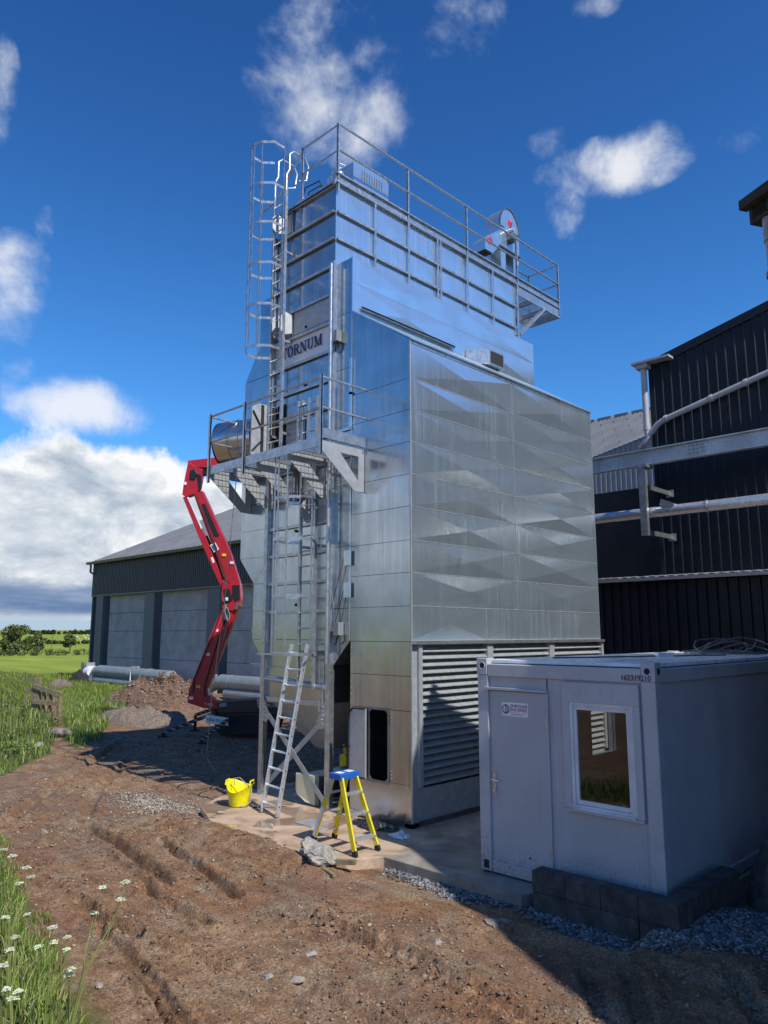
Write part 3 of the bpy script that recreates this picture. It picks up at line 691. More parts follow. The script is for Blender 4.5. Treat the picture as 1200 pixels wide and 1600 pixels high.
# left flank
LW = [(12.0, 9.97), (12.43, 9.97), (12.43, 8.95), (12.92, 8.25), (12.92, 4.50), (12.42, 3.97), (12.42, 2.86), (12.0, 2.38)]
def clip_z(poly, lo, hi):
    def cut(ps, keep, zc):
        out = []
        for i in range(len(ps)):
            a, b = ps[i], ps[(i + 1) % len(ps)]
            ka, kb = keep(a[1]), keep(b[1])
            if ka: out.append(a)
            if ka != kb: t = (zc - a[1]) / (b[1] - a[1]); out.append((a[0] + (b[0] - a[0]) * t, zc))
        return out
    ps = cut(poly, lambda z: z >= lo, lo); return cut(ps, lambda z: z <= hi, hi)
for a, b in zip([9.97, 8.96, 8.26, 7.69, 6.68, 5.58, 5.04, 4.48, 3.95, 3.41, 2.86], [8.96, 8.26, 7.69, 6.68, 5.58, 5.04, 4.48, 3.95, 3.41, 2.86, 2.38]):
    sheet(clip_z(LW, b + g, a - g), name='wing_sheet')

# faceted sheets of the side duct: each one cross-broken, its middle standing proud
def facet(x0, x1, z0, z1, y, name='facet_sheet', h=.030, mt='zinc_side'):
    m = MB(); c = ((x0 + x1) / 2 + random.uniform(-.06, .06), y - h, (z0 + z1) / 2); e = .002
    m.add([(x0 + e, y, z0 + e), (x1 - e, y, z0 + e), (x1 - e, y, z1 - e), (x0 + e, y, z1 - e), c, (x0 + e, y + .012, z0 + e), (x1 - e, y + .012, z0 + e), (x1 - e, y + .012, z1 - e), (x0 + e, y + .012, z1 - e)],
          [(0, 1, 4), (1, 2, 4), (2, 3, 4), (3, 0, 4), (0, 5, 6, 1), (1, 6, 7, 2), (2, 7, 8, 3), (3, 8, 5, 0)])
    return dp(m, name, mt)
rows = [7.84, 7.23, 6.68, 6.13, 5.58, 5.04, 4.48, 3.95, 3.41]
for a, b in zip(rows[:-1], rows[1:]):
    facet(XF, 11.92, b, a, YR, h=random.uniform(.024, .044)); facet(11.92, XB, b, a, YR, h=random.uniform(.024, .044))
for x0, x1 in ((XF, 10.93), (10.93, 12.97), (12.97, XB)): facet(x0, x1, 2.86, 3.41, YR, h=.014)
m = MB()
for i, (x0, x1) in enumerate(((8.95, 9.9), (9.9, 10.4), (10.4, 11.2), (11.2, 11.92), (11.92, 12.3), (12.3, 13.2), (13.2, 13.7), (13.7, 14.3), (14.3, 15.0))):
    f = MB(); f.box((x0 + .004, YR - .004, 7.845), (x1 - .004, YR + .01, 7.93)); dp(f, 'eaves_flashing', 'zinc_side' if i % 3 else 'zinc_frame')
f = MB(); f.prism([(XF - .01, YR - .03, 7.905), (XF - .01, YR - .03, 7.93), (XF - .01, YS + .02, 8.90), (XF - .01, YS + .02, 8.875)], (XB - XF + .02, 0, 0)); dp(f, 'duct_roof', 'zinc_side')
for z in rows[1:] + [2.86]:
    m = MB(); m.box((XF + .01, YR - .006, z - .005), (XB, YR - .001, z + .005)); dp(m, 'seam_strip', 'slat_zinc')
for x, z0, z1 in ((11.92, 3.42, 7.84), (10.93, 2.87, 3.40), (12.97, 2.87, 3.40), (XB - .012, 2.87, 7.84)):
    m = MB(); m.box((x - .006, YR - .009, z0), (x + .006, YR - .0065, z1)); dp(m, 'seam_strip', 'slat_zinc')
m = MB()
for z in rows[1:]:
    for k in range(24): m.box((9.08 + .25 * k, YR - .010, z - .022), (9.10 + .25 * k, YR - .004, z - .010))
dp(m, 'seam_rivets', 'zinc_frame')['kind'] = 'stuff'
# louvred air inlets
for x0, x1 in ((9.10, 10.93), (11.0, 12.95), (13.02, 15.0)):
    fr = MB()
    for a, b in ((x0 - .035, x0 + .05), (x1 - .05, x1 + .035)): fr.box((a, YR - .05, .60), (b, YR + .08, 2.80))
    fr.box((x0, YR + .15, .60), (x1, YR + .165, 2.8)); fr.box((x0 + .05, YR - .0, .585), (x1 - .05, YR + .16, .60))
    F_ = dp(fr, 'louvre_frame', 'zinc_dull'); s0 = None
    for k in range(19):
        if s0 is None:
            z = .63; m = MB(); m.prism([(x0 + .052, YR + .075, z + .085), (x0 + .052, YR - .035, z), (x0 + .052, YR - .040, z + .006), (x0 + .052, YR - .040, z + .012), (x0 + .052, YR + .075, z + .099)], (x1 - x0 - .104, 0, 0)); s0 = dp(m, 'slat', 'slat_zinc', F_)
        else:
            c_ = dup(s0, (0, random.uniform(-.003, .003), .1135 * k)); c_.rotation_euler = (0, random.uniform(-.0012, .0012), 0)
m = MB(); m.box((XF - .01, YR - .10, 2.80), (XB + .02, YR + .02, 2.85)); dp(m, 'louvre_header', 'zinc_frame')
m = MB(); m.box((XF, YR, .10), (XB, YR + .015, .60)); m.box((XF, YR, .60), (9.065, YR + .015, 2.8)); dp(m, 'base_sheet', 'slat_zinc')
m = MB(); m.box((XF + .04, YR + .05, 0.0), (XB, YR + .2, .10)); m.box((XF + .04, YR + .05, 0), (XF + .2, 9.5, .06)); dp(m, 'plinth', 'zinc_dark')

# side shroud over the duct
m = MB()
for x0, x1 in ((XF, 11.96), (11.96, XB)):
    facet(x0, x1, 9.45, 9.95, YS, 'shroud_sheet', .02); facet(x0, x1, 8.88, 9.45, YS, 'shroud_sheet', .03)
m = MB(); m.box((XF - .012, YS - .012, 2.86), (XF + .012, YS + .012, 9.95)); dp(m, 'corner_angle', 'zinc_side')
m = MB(); m.box((XF - .014, YR - .008, .1), (XF + .010, YR + .016, 7.91)); dp(m, 'corner_angle', 'zinc_dull')
m = MB(); m.box((9.15, YS - .055, 8.98), (11.9, YS - .03, 9.01)); m.box((9.15, YS - .055, 8.95), (11.9, YS - .05, 9.01)); dp(m, 'slide_rail', 'zinc_dark')
m = MB(); m.prism([(12.3, YS - .02, 9.06), (12.62, YS - .42, 9.05), (13.15, YS - .42, 9.05), (13.15, YS - .02, 9.06)], (0, 0, -.34)); bx = dp(m, 'air_outlet', 'zinc_frame')
m = MB(); m.box((12.66, YS - .426, 8.76), (13.11, YS - .421, 9.02)); dp(m, 'outlet_dark_plate', 'painted_dark', bx)  # flat plate on the box, the mouth's shade put into its colour

# upper bin: one-metre sheets between ribs
ZU = [11.67, 11.09, 10.52, 9.95]
for i in range(6):
    for a, b in zip(ZU[:-1], ZU[1:]): facet(9.0 + i - .05 * (i == 0), 10.0 + i, b, a, YB, 'bin_sheet', random.uniform(.003, .012))
for z in ZU[1:3]:
    m = MB(); m.box((XF + .02, YB - .05, z - .012), (XB + .03, YB, z + .012)); m.box((XF + .02, YB - .055, z - .04), (XB + .03, YB - .05, z + .012)); dp(m, 'bin_rib', 'zinc_frame')
for x in (9.97, 10.98, 11.93, 12.03, 12.99, 13.99, 15.03):
    m = MB(); m.box((x - .025, YB - .075, 9.97), (x + .025, YB - .056, 11.67)); dp(m, 'stiffener', 'zinc_frame')
m = MB(); m.box((XF - .03, YB - .07, 11.67), (17.05, YB - .01, 11.71)); m.box((XF - .03, YB - .03, 11.71), (17.05, YB - .015, 11.86)); m.box((XF - .03, YB - .075, 11.86), (17.05, YB - .01, 11.89)); dp(m, 'top_channel', 'zinc_frame')
m = MB(); m.box((XF - .05, YB - .02, 11.64), (XF + .0, YL + .02, 11.74)); dp(m, 'top_channel', 'zinc_frame')
m = MB(); m.box((XF - .0, YB - .0, 11.66), (XB, YL + .02, 11.70)); dp(m, 'roof_deck', 'zinc_dull')
# vent cowl with louvre slots on the roof
m = MB(); m.prism([(9.55, 10.22, 11.70), (9.55, 10.22, 12.50), (9.62, 10.22, 12.56), (10.50, 10.22, 12.56), (10.58, 10.22, 12.46), (10.58, 10.22, 11.70)], (0, .8, 0)); vc = dp(m, 'vent_cowl', 'zinc_side')
m = MB()
for k in range(9): m.box((9.78 + .072 * k, 10.212, 12.22), (9.80 + .072 * k, 10.219, 12.42))
dp(m, 'cowl_slots', 'zinc_dark', vc)
m = MB(); m.lathe([(.0, .5), (.14, .5), (.14, 0)], (9.25, 10.35, 11.7), 14); m.tube([(9.16, 10.3, 12.2), (9.12, 10.28, 12.32), (9.3, 10.2, 12.28)], .012, 6); dp(m, 'roof_sensor', 'zinc_frame')
m = MB(); m.lathe([(.0, .32), (.24, .30), (.32, .0)], (9.4, 11.0, 11.7), 18); dp(m, 'roof_cap', 'zinc_frame', smooth=True)
m = MB(); m.tube([(9.1, 10.6, 11.7), (9.1, 10.75, 12.1), (9.1, 11.2, 12.15), (9.1, 11.4, 11.7)], .014, 6); m.tube([(9.12, 10.5, 11.7), (9.12, 10.7, 12.0), (9.12, 11.1, 12.02), (9.15, 11.3, 11.7)], .012, 6); dp(m, 'roof_cable', 'black_rubber', smooth=True)

# roof guard rails
def guard(pts, z0, z1, zm, name='guard_rail', r=.024):
    m = MB(); m.tube([(x, y, z1) for x, y in pts], r, 8); m.tube([(x, y, zm) for x, y in pts], r, 8); return dp(m, name, 'zinc_frame', smooth=True)
rail = guard([(8.97, 11.15), (8.97, 10.02), (17.05, 10.02), (17.05, 11.0)], 11.7, 12.94, 12.38)
for x, y in ((8.97, 10.02), (10.99, 10.02), (13.03, 10.02), (15.08, 10.02), (17.05, 10.02), (17.05, 10.95), (8.97, 11.12), (16.3, 10.98)):
    m = MB(); m.box((x - .028, y - .006, 11.5), (x + .028, y + .006, 12.96)); m.box((x - .028, y - .006, 11.5), (x - .02, y + .04, 12.96)); dp(m, 'rail_post', 'zinc_frame', rail)
m = MB(); m.tube([(15.3, 10.98, 12.94), (17.05, 10.98, 12.94)], .02, 6); m.tube([(15.3, 10.98, 12.38), (17.05, 10.98, 12.38)], .02, 6); m.tube([(8.97, 11.15, 12.9), (9.0, 12.0, 12.2), (9.0, 12.6, 12.1)], .02, 6); dp(m, 'rear_rail', 'zinc_frame', rail, smooth=True)
# rear platform, its grating and brace
m = MB(); m.box((XB, 10.03, 11.42), (17.08, 10.06, 11.66)); m.box((17.04, 10.06, 11.42), (17.08, 10.98, 11.66)); m.box((XB, 10.95, 11.42), (17.04, 10.98, 11.66)); m.box((15.9, 10.06, 11.5), (15.95, 10.95, 11.62)); m.box((16.6, 10.06, 11.5), (16.65, 10.95, 11.62))
rp = dp(m, 'rear_platform', 'zinc_frame')
def grating(x0, x1, y0, y1, z, sx, sy, parent):
    m = MB(); n = round((x1 - x0) / sx)
    for i in range(n + 1): x = x0 + (x1 - x0) * i / n; m.box((x - .003, y0, z - .022), (x + .003, y1, z))
    n = round((y1 - y0) / sy)
    for i in range(n + 1): y = y0 + (y1 - y0) * i / n; m.box((x0, y - .003, z - .012), (x1, y + .003, z - .002))
    o = dp(m, 'grating', 'zinc_frame', parent); o['kind'] = 'stuff'; return o
grating(XB + .02, 17.03, 10.07, 10.94, 11.66, .09, .05, rp)
m = MB(); m.bar((15.08, 10.05, 10.35), (16.3, 10.05, 11.42), .05, .16, (0, 1, 0)); dp(m, 'platform_brace', 'zinc_frame', rp)

# service platform on the front
px0, px1, py0, py1, pz = 7.95, XF - .01, 9.22, 12.62, 6.20
m = MB(); m.box((px0 - .03, py0, pz - .14), (px0, py1, pz + .03)); m.box((px0, py0 - .02, pz), (px1 - .02, py0 + .0, pz + .17)); m.box((px0, py1, pz - .14), (px1 - .02, py1 + .03, pz + .03)); m.box((px1 - .05, py0, pz - .1), (px1 - .02, py1, pz - .03))
for y in (10.0, 10.9, 11.8): m.box((px0, y, pz - .1), (px1 - .03, y + .04, pz - .035))
pf = dp(m, 'service_platform', 'zinc_frame')
grating(px0 + .005, px1 - .03, py0 + .01, py1 - .01, pz, .085, .105, pf)
def bracket(y, w=.012):
    m = MB(); a = [(px0 + .0, pz - .035), (px1 - .0, pz - .035), (px1 - .0, pz - .80), (px1 - .24, pz - .80), (px0, pz - .20)]
    b = [(px0 + .42, pz - .18), (px1 - .14, pz - .18), (px1 - .14, pz - .62)]
    # plate with a triangular window, as a ring of quads
    o = [a[0], a[1], a[2], a[3], a[4]]
    V = [(x, y, z) for x, z in o] + [(x, y, z) for x, z in b]; V += [(x, y + w, z) for x, _, z in V]
    fs = [(0, 1, 6, 5), (1, 2, 7, 6), (2, 3, 7), (3, 4, 5, 7), (4, 0, 5)]
    m.add(V, fs + [tuple(i + 8 for i in reversed(f)) for f in fs] + [(i, i + 8, (i + 1) % 5 + 8, (i + 1) % 5) for i in range(5)] + [(5 + i, 5 + (i + 1) % 3, 13 + (i + 1) % 3, 13 + i) for i in range(3)])
    m.box((px1 - .09, y, pz - .80), (px1, y + .05, pz - .04))
    return dp(m, 'bracket', 'zinc_dull', pf)
for y in (9.24, 10.14, 11.35, 12.05, 12.6)[:1]: b0 = bracket(9.235)
for y in (10.12, 11.05, 11.80, 12.58): dup(b0, (0, y - 9.235, 0))
m = MB()
for z in (pz + 1.05, pz + .52): m.tube([(px1 + .0, py0 - .02, z), (px0 - .02, py0 - .02, z), (px0 - .02, py1, z), (px0 + .75, py1, z)], .021, 8)
rl = dp(m, 'platform_rail', 'zinc_frame', pf, smooth=True)
for y in (py0, 11.42, py1 - .03):
    m = MB(); m.box((px0 - .055, y - .03, pz - .30), (px0 - .032, y + .03, pz + 1.09)); m.box((px0 - .055, y - .03, pz - .30), (px0 - .02, y - .024, pz + 1.09)); dp(m, 'rail_post', 'zinc_frame', pf)
# corrugated rubber apron and gate frame behind the rail
m = MB()
for i in range(6):
    for j in range(6): m.lathe([(.0, -.03), (.03, -.02), (.045, 0)], (XF - .015, 10.95 + .085 * i + (.04 if j % 2 else 0), 6.42 + .105 * j), 6, axis=0)
m.box((XF - .018, 10.88, 6.30), (XF - .006, 11.45, 7.08)); m.box((XF - .10, 10.86, 7.06), (XF, 11.46, 7.10)); dp(m, 'tread_plate', 'zinc_dull')
# tall open hatch beside the air duct
m = MB(); m.prism([(XF - .45, 11.78, 6.30), (XF - .62, 11.78, 6.42), (XF - .62, 11.78, 7.38), (XF - .45, 11.78, 7.48), (XF - .02, 11.78, 7.48), (XF - .02, 11.78, 6.30)], (0, .03, 0)); hd = dp(m, 'open_hatch', 'zinc_dull')
m = MB(); m.box((XF - .40, 11.77, 6.32), (XF - .33, 11.785, 7.46)); m.bar((XF - .6, 11.775, 7.3), (XF - .36, 11.775, 6.95), .02, .05, (0, 1, 0)); m.bar((XF - .6, 11.775, 6.5), (XF - .36, 11.775, 6.75), .02, .05, (0, 1, 0)); m.box((XF - .13, 11.76, 6.32), (XF - .02, 11.78, 7.46)); dp(m, 'hatch_bracing', 'black_rubber', hd)
m = MB(); m.box((XF - .012, 11.50, 6.30), (XF - .001, 11.76, 7.50)); dp(m, 'hatch_dark_plate', 'painted_dark')  # no hole here: dark plate on the sheets painted as a shaded opening
# round air duct at the left end of the platform
m = MB(); c0 = Vector((8.75, 12.95, 6.95)); pts = []
m.tube([(9.0, 12.55, 6.95), (8.78, 12.85, 6.93), (8.60, 13.18, 6.90)], [.46, .46, .46], 28, cap=False); m.tube([(8.78, 12.84, 6.93), (8.775, 12.852, 6.93)], [.475, .475], 28, cap=False)
m.tube([(8.60, 13.18, 6.90), (8.605, 13.17, 6.90)], [.46, .02], 28, cap=False)
dp(m, 'air_duct', 'zinc_front', smooth=True)
m = MB(); m.prism([(8.95, 12.35, 6.5), (8.70, 12.95, 6.48), (8.78, 12.55, 5.92), (8.95, 12.4, 5.9)], (.1, .02, 0)); dp(m, 'duct_boot', 'zinc_dull')

# caged ladders
def ladder(yr, yl, x, z0, z1, step=.28):
    m = MB()
    for y in (yr, yl):
        m.box((x - .03, y - .02, z0), (x + .03, y + .02, z1))
        z = z0 + .08
        while z < z1: m.box((x - .034, y - .007, z), (x - .029, y + .007, z + .014)); z += .14
    L = dp(m, 'ladder', 'zinc_frame'); m = MB(); m.tube([(x, yr, z0 + .2), (x, yl, z0 + .2)], .014, 8); r0 = dp(m, 'rung', 'zinc_frame', L, smooth=True)
    k = 1
    while z0 + .2 + k * step < z1 - .05: dup(r0, (0, 0, k * step)); k += 1
    z = z0 + .6
    while z < min(z1, 11.5):
        for y in (yr, yl): m = MB(); m.box((x + .03, y - .015, z), (XF, y + .015, z + .05)); dp(m, 'ladder_bracket', 'zinc_frame', L)
        z += 1.9
    return L
def cage(L, yr, yl, x, zs, bars_z, flat_last=False):
    yc = (yr + yl) / 2; ry = .36; d = .70
    prof = [(x - .03, yr), (x - .22, yc - ry), (x - .46, yc - ry), (x - .64, yc - ry * .5), (x - d, yc), (x - .64, yc + ry * .5), (x - .46, yc + ry), (x - .22, yc + ry), (x - .03, yl)]
    for z in zs:
        m = MB()
        for a, b in zip(prof[:-1], prof[1:]): m.bar((*a, z), (*b, z), .006, .055)
        dp(m, 'hoop', 'zinc_frame', L)
    for q in (1, 3, 4, 5, 7):
        p = prof[q]; m = MB(); m.bar((p[0] + .008, p[1], bars_z[0]), (p[0] + .008, p[1], bars_z[1]), .042, .006, (1, 0, 0)); dp(m, 'cage_bar', 'zinc_frame', L)
UL = ladder(11.36, 11.74, 8.73, 6.22, 12.0); cage(UL, 11.36, 11.74, 8.73, (8.46, 9.32, 10.18, 11.04, 11.88, 12.78), (8.46, 12.80))
m = MB()
for y in (11.36, 11.74):
    m.tube([(8.73, y, 11.95), (8.73, y, 12.35), (8.80, y, 12.5), (8.80, y, 12.85), (8.9, y, 12.95), (9.2, y, 12.95), (9.3, y, 12.8), (9.25, y, 12.45), (9.05, y, 12.35)], .02, 8)
dp(m, 'hand_hoop', 'zinc_dull', UL, smooth=True)
LL = ladder(10.28, 10.70, 8.73, 2.02, 7.35); cage(LL, 10.28, 10.70, 8.73, (5.36, 4.62, 3.62, 2.62), (2.62, 6.15))
m = MB(); m.box((8.70, 10.24, 2.58), (8.76, 10.95, 2.62)); m.bar((8.05, 10.1, 2.62), (8.05, 11.0, 2.62), .03, .03); dp(m, 'cage_foot', 'zinc_frame', LL)

# lower body: round-edged band, hopper, legs, braces
m = MB(); m.box((XF + .0, YB + .02, 1.76), (XB - 1.2, YL - .02, 2.86)); body = dp(m, 'discharge_box', 'zinc_front', bevel=.01)
m = MB(); m.tube([(XF - .05, YB + .06, 2.03), (XF - .05, YL - .06, 2.13)], .05, 12); m.box((XF - .05, YB + .03, 1.70), (XF - .01, YL - .03, 1.79)); dp(m, 'tie_tube', 'zinc_frame', smooth=True)
m = MB(); xm = 12.0
m.add([(XF + .02, YB + .03, 1.76), (XF + .02, YL - .03, 1.76), (XB - 1.3, YL - .03, 1.76), (XB - 1.3, YB + .03, 1.76), (9.6, 10.8, .85), (9.6, 11.2, .85), (XB - 1.6, 11.2, .85), (XB - 1.6, 10.8, .85)],
      [(0, 1, 5, 4), (1, 2, 6, 5), (2, 3, 7, 6), (3, 0, 4, 7), (4, 5, 6, 7)]); dp(m, 'hopper', 'zinc_dull')
for y in (YB + .0, YL + .02):
    for x in (XF - .02, 12.0):
        m = MB(); m.box((x - .05, y - .06, 0), (x - .043, y + .06, 2.34)); m.box((x - .043, y - .06, 0), (x + .05, y - .053, 2.34)); m.box((x - .043, y + .053, 0), (x + .05, y + .06, 2.34)); m.box((x - .10, y - .10, 0), (x + .10, y + .10, .012)); dp(m, 'leg', 'zinc_frame')
def brace(x, ya, za, yb, zb, w=.10):
    m = MB(); m.bar((x, ya, za), (x, yb, zb), .006, w, (0, -(zb - za), yb - ya)); m.bar((x + .03, ya, za + .0), (x + .03, yb, zb), .05, .008, (0, -(zb - za), yb - ya)); dp(m, 'brace', 'zinc_dull')
brace(XF - .075, YL - .02, 1.62, YB + .04, .12); brace(XF - .03, YB + .05, 1.55, YL - .02, .10)
brace(12.0, YL, 1.6, YB, .12); brace(12.04, YB, 1.55, YL, .1)
m = MB()
for y0, s in ((YB + .06, 1), (YL - .04, -1)):
    m.prism([(XF - .082, y0, 1.80), (XF - .082, y0 + s * .22, 1.45), (XF - .082, y0 + s * .12, 1.32), (XF - .082, y0, 1.35)], (.008, 0, 0))
    for k in range(5): m.lathe([(0, -.02), (.014, -.02), (.014, 0)], (XF - .082, y0 + s * (.04 + .03 * (k % 2)), 1.42 + .07 * k), 6, axis=0)
dp(m, 'gusset', 'zinc_frame')
m = MB(); m.tube([(XF - .06, 10.2, 2.5), (XF - .06, 10.2, 1.55)], .008, 6); m.tube([(XF - .06, 10.3, 2.6), (XF - .06, 10.3, 1.6)], .008, 6); m.tube([(XF - .1, YL + .3, 2.36), (XF - .1, 11.2, 2.33)], .006, 6); dp(m, 'pull_rod', 'aluminium')
# junction boxes and cables on the front edge
for (y, z, w, h) in ((9.90, 8.45, .10, .22), (9.80, 3.05, .14, .22)):
    m = MB(); m.box((XF - .14, y - w / 2, z - h / 2), (XF - .01, y + w / 2, z + h / 2)); j = dp(m, 'junction_box', 'duct_grey', bevel=.006)
    m = MB(); m.tube([(XF - .08, y, z - h / 2), (XF - .10, y + .02, z - h / 2 - .1), (XF - .06, y + .08, z - h / 2 - .16)], .014, 6); dp(m, 'cable_gland', 'black_rubber', j, smooth=True)
for z in (4.28, 3.72):
    m = MB(); m.box((XF - .07, 9.52, z - .13), (XF - .045, 9.68, z + .13)); q = dp(m, 'bracket_plate', 'zinc_side'); m = MB(); m.tube([(XF - .05, 9.7, z), (XF - .06, 9.82, z - .35), (XF - .08, 10.0, z - .9)], .006, 5); dp(m, 'hanging_cable', 'black_rubber', q, smooth=True)
m = MB(); m.box((XF - .05, 9.55, 7.25), (XF - .015, 9.60, 7.95)); m.box((XF - .05, 9.55, 6.62), (XF - .015, 9.60, 7.3)); m.box((XF - .05, 9.55, 6.6), (XF - .015, 9.98, 6.63)); dp(m, 'hinge_bar', 'zinc_side')
for a in (10.42, 10.72):
    m = MB(); m.box((8.62, a - .02, 6.2), (8.66, a + .02, 7.32)); dp(m, 'gate_post', 'zinc_frame')
m = MB()
for z in (7.18, 6.9, 6.45): m.box((8.63, 10.42, z), (8.65, 10.72, z + .03))
dp(m, 'gate_bar', 'zinc_dark')

# ------------------------------------------------------------------ bucket elevator head behind the roof rail
E_ = thing('bucket_elevator', (15.6, 10.75, 0), 'grey bucket elevator head with rounded hood above the dryer roof', 'bucket elevator')
ye, ex0, ex1 = 10.62, 15.22, 16.10
for x0, x1 in ((15.26, 15.48), (15.84, 16.02)):
    m = MB(); m.box((x0, ye + .02, 0), (x1, ye + .44, 13.06)); m.build('leg_trunk', 'zinc_side', E_)
    m = MB()
    for z in (12.2, 10.0, 8.0): m.box((x0 - .02, ye, z), (x1 + .02, ye + .46, z + .03))
    m.build('trunk_flange', 'zinc_dark', E_)
xc, zc, rx_, rz_ = (ex0 + ex1) / 2, 13.66, (ex1 - ex0) / 2, .60
arc_ = [(xc + rx_ * math.cos(t), zc + rz_ * math.sin(t)) for t in [math.pi * (1 - i / 18) for i in range(19)]]
m = MB(); m.prism([(x, ye, z) for x, z in [(ex0, 13.04)] + arc_ + [(ex1, 13.04)]], (0, .48, 0)); m.build('hood', 'zinc_side', E_)
m = MB()
for a, b in zip(arc_[:-1], arc_[1:]): m.bar((a[0], ye - .012, a[1]), (b[0], ye - .012, b[1]), .025, .03)
m.box((ex0 - .03, ye - .03, 13.02), (ex1 + .03, ye + .50, 13.06)); m.box((ex0, ye - .015, 13.62), (ex0 + .2, ye, 13.65)); m.box((ex1 - .32, ye - .015, 13.62), (ex1, ye, 13.65)); m.build('flange', 'zinc_dark', E_)
m = MB(); m.prism([(ex1 - .06, ye + .05, 13.02), (ex1 + .0, ye + .05, 13.02), (ex1 + .02, ye + .05, 12.75), (ex1 - .10, ye + .05, 12.5), (ex1 - .18, ye + .05, 12.72)], (0, .36, 0)); m.build('motor_box', 'zinc_dark', E_)
m = MB(); m.box((ex1 - .12, ye + .04, 12.82), (ex1 + .0, ye + .048, 12.94)); m.build('rating_plate', 'white_print', E_)
m = MB(); m.box((xc - .14, ye - .18, 13.30), (xc + .12, ye, 13.46)); m.build('bearing', 'zinc_dark', E_, bevel=.01)
m = MB(); m.lathe([(0, -.22), (.05, -.22), (.06, 0)], (xc - .10, ye - .0, 13.55), 12, axis=1); m.build('shaft_end', 'aluminium', E_, smooth=True)
m = MB(); m.prism([(ex0 + .02, ye + .03, 13.50), (ex0 - .52, ye + .03, 13.10), (ex0 - .62, ye + .03, 12.98), (ex0 - .62, ye + .03, 12.72), (ex0 - .30, ye + .03, 12.72), (ex0 + .02, ye + .03, 13.05)], (0, .40, 0)); sp_ = m.build('spout', 'zinc_side', E_)
m = MB(); m.box((ex0 - .60, ye + .05, 12.69), (ex0 - .33, ye + .41, 12.719)); m.build('spout_dark_plate', 'painted_dark', sp_)  # dark plate under the solid spout, its inner shade painted on
def label_plate(c, ang, parent):
    x = Vector((math.cos(ang), 0, math.sin(ang))); z = Vector((-math.sin(ang), 0, math.cos(ang))); c = Vector(c)
    m = MB(); q = [c - x * .085 - z * .085, c + x * .085 - z * .085, c + x * .085 + z * .085, c - x * .085 + z * .085]; m.prism(q, (0, .004, 0)); a = m.build('label_plate', 'red_label', parent)
    c = c + Vector((0, -.003, 0)); m = MB(); q = [c + x * .025 - z * .088, c + x * .09 - z * .088, c + x * .09 + z * .088, c + x * .065 + z * .088, c + x * .06 - z * .045]; m.prism(q, (0, .002, 0)); m.build('label_mark', 'dark_print', a)
label_plate((xc + .02, ye - .006, 13.86), R(-20), E_); label_plate((ex0 - .42, ye + .022, 13.02), R(32), E_)

# ------------------------------------------------------------------ site cabin
CX0, CX1, CY0, CY1, CZ0, CZ1 = 8.10, 14.1, 3.76, 6.20, .0, 2.60
K = thing('site_cabin', (CX0, 5.0, 0), 'grey flat-roofed site cabin with a plain door and one white-framed window, beside the dryer', 'cabin')
def kp(m, name, mt, parent=None, **k): return m.build(name, mt, parent or K, **k)
for x, y in ((CX0, CY0), (CX0, CY1), (CX1, CY0), (CX1, CY1)):
    sx = 1 if x == CX0 else -1; sy = 1 if y == CY0 else -1
    m = MB(); m.box((x, y, CZ0 + .02), (x + sx * .15, y + sy * .17, CZ1 - .16)); kp(m, 'corner_post', 'cabin_frame', bevel=.012)
    m = MB()                                                   # corner casting: a solid block, shade of its eyes painted on as dark discs
    m.box((x - sx * .006, y - sy * .006, CZ1 - .16), (x + sx * .16, y + sy * .16, CZ1 + .05)); cc = kp(m, 'corner_casting', 'cabin_frame', bevel=.008)
    m = MB(); m.lathe([(0, -.002), (.036, -.002), (.04, .0)], (x - sx * .007, y + sy * .085, CZ1 - .045), 16, axis=0); kp(m, 'eye_dark_disc', 'painted_dark', cc); m = MB(); m.lathe([(0, -.002), (.036, -.002), (.04, .0)], (x + sx * .085, y - sy * .007, CZ1 - .045), 16, axis=1); kp(m, 'eye_dark_disc', 'painted_dark', cc)
    m = MB(); m.lathe([(.036, -.004), (.048, -.006), (.05, .0)], (x - sx * .006, y + sy * .085, CZ1 - .045), 16, axis=0); kp(m, 'eye_ring', 'cabin_frame', cc)
m = MB(); m.box((CX0 + .0, CY0 + .165, CZ1 - .18), (CX0 + .12, CY1 - .165, CZ1 - .02)); m.box((CX0 + .15, CY0, CZ1 - .18), (CX1 - .15, CY0 + .12, CZ1 - .02)); m.box((CX0 + .15, CY1 - .12, CZ1 - .18), (CX1 - .15, CY1, CZ1 - .02)); m.box((CX1 - .12, CY0 + .17, CZ1 - .18), (CX1, CY1 - .17, CZ1 - .02)); kp(m, 'top_beam', 'cabin_frame', bevel=.012)
m = MB(); m.box((CX0 + .002, CY0 + .175, .02), (CX0 + .12, CY1 - .175, .16)); m.box((CX0 + .16, CY0 + .002, .02), (CX1 - .15, CY0 + .12, .16)); m.box((CX0 + .15, CY1 - .12, .02), (CX1 - .15, CY1, .16)); kp(m, 'floor_beam', 'cabin_frame', bevel=.012)
m = MB(); m.box((CX0 - .004, CY1 - .13, .05), (CX0 + .002, CY1 - .05, .15)); kp(m, 'forklift_dark_plate', 'painted_dark')  # dark plate on the beam, shade of the pocket painted on
m = MB(); m.box((CX0 + .10, CY0 + .08, CZ1 - .01), (CX1 - .1, CY1 - .08, CZ1 + .035)); kp(m, 'roof', 'cabin_roof', bevel=.01)
m = MB(); m.box((CX0 + .02, CY0 + .02, .02), (CX1 - .02, CY1 - .02, .05)); kp(m, 'floor', 'cabin_frame')
m = MB(); m.box((CX0 + .12, CY0 + .12, CZ1 - .1), (CX1 - .12, CY1 - .12, CZ1 - .05)); kp(m, 'ceiling', 'cabin_grey')
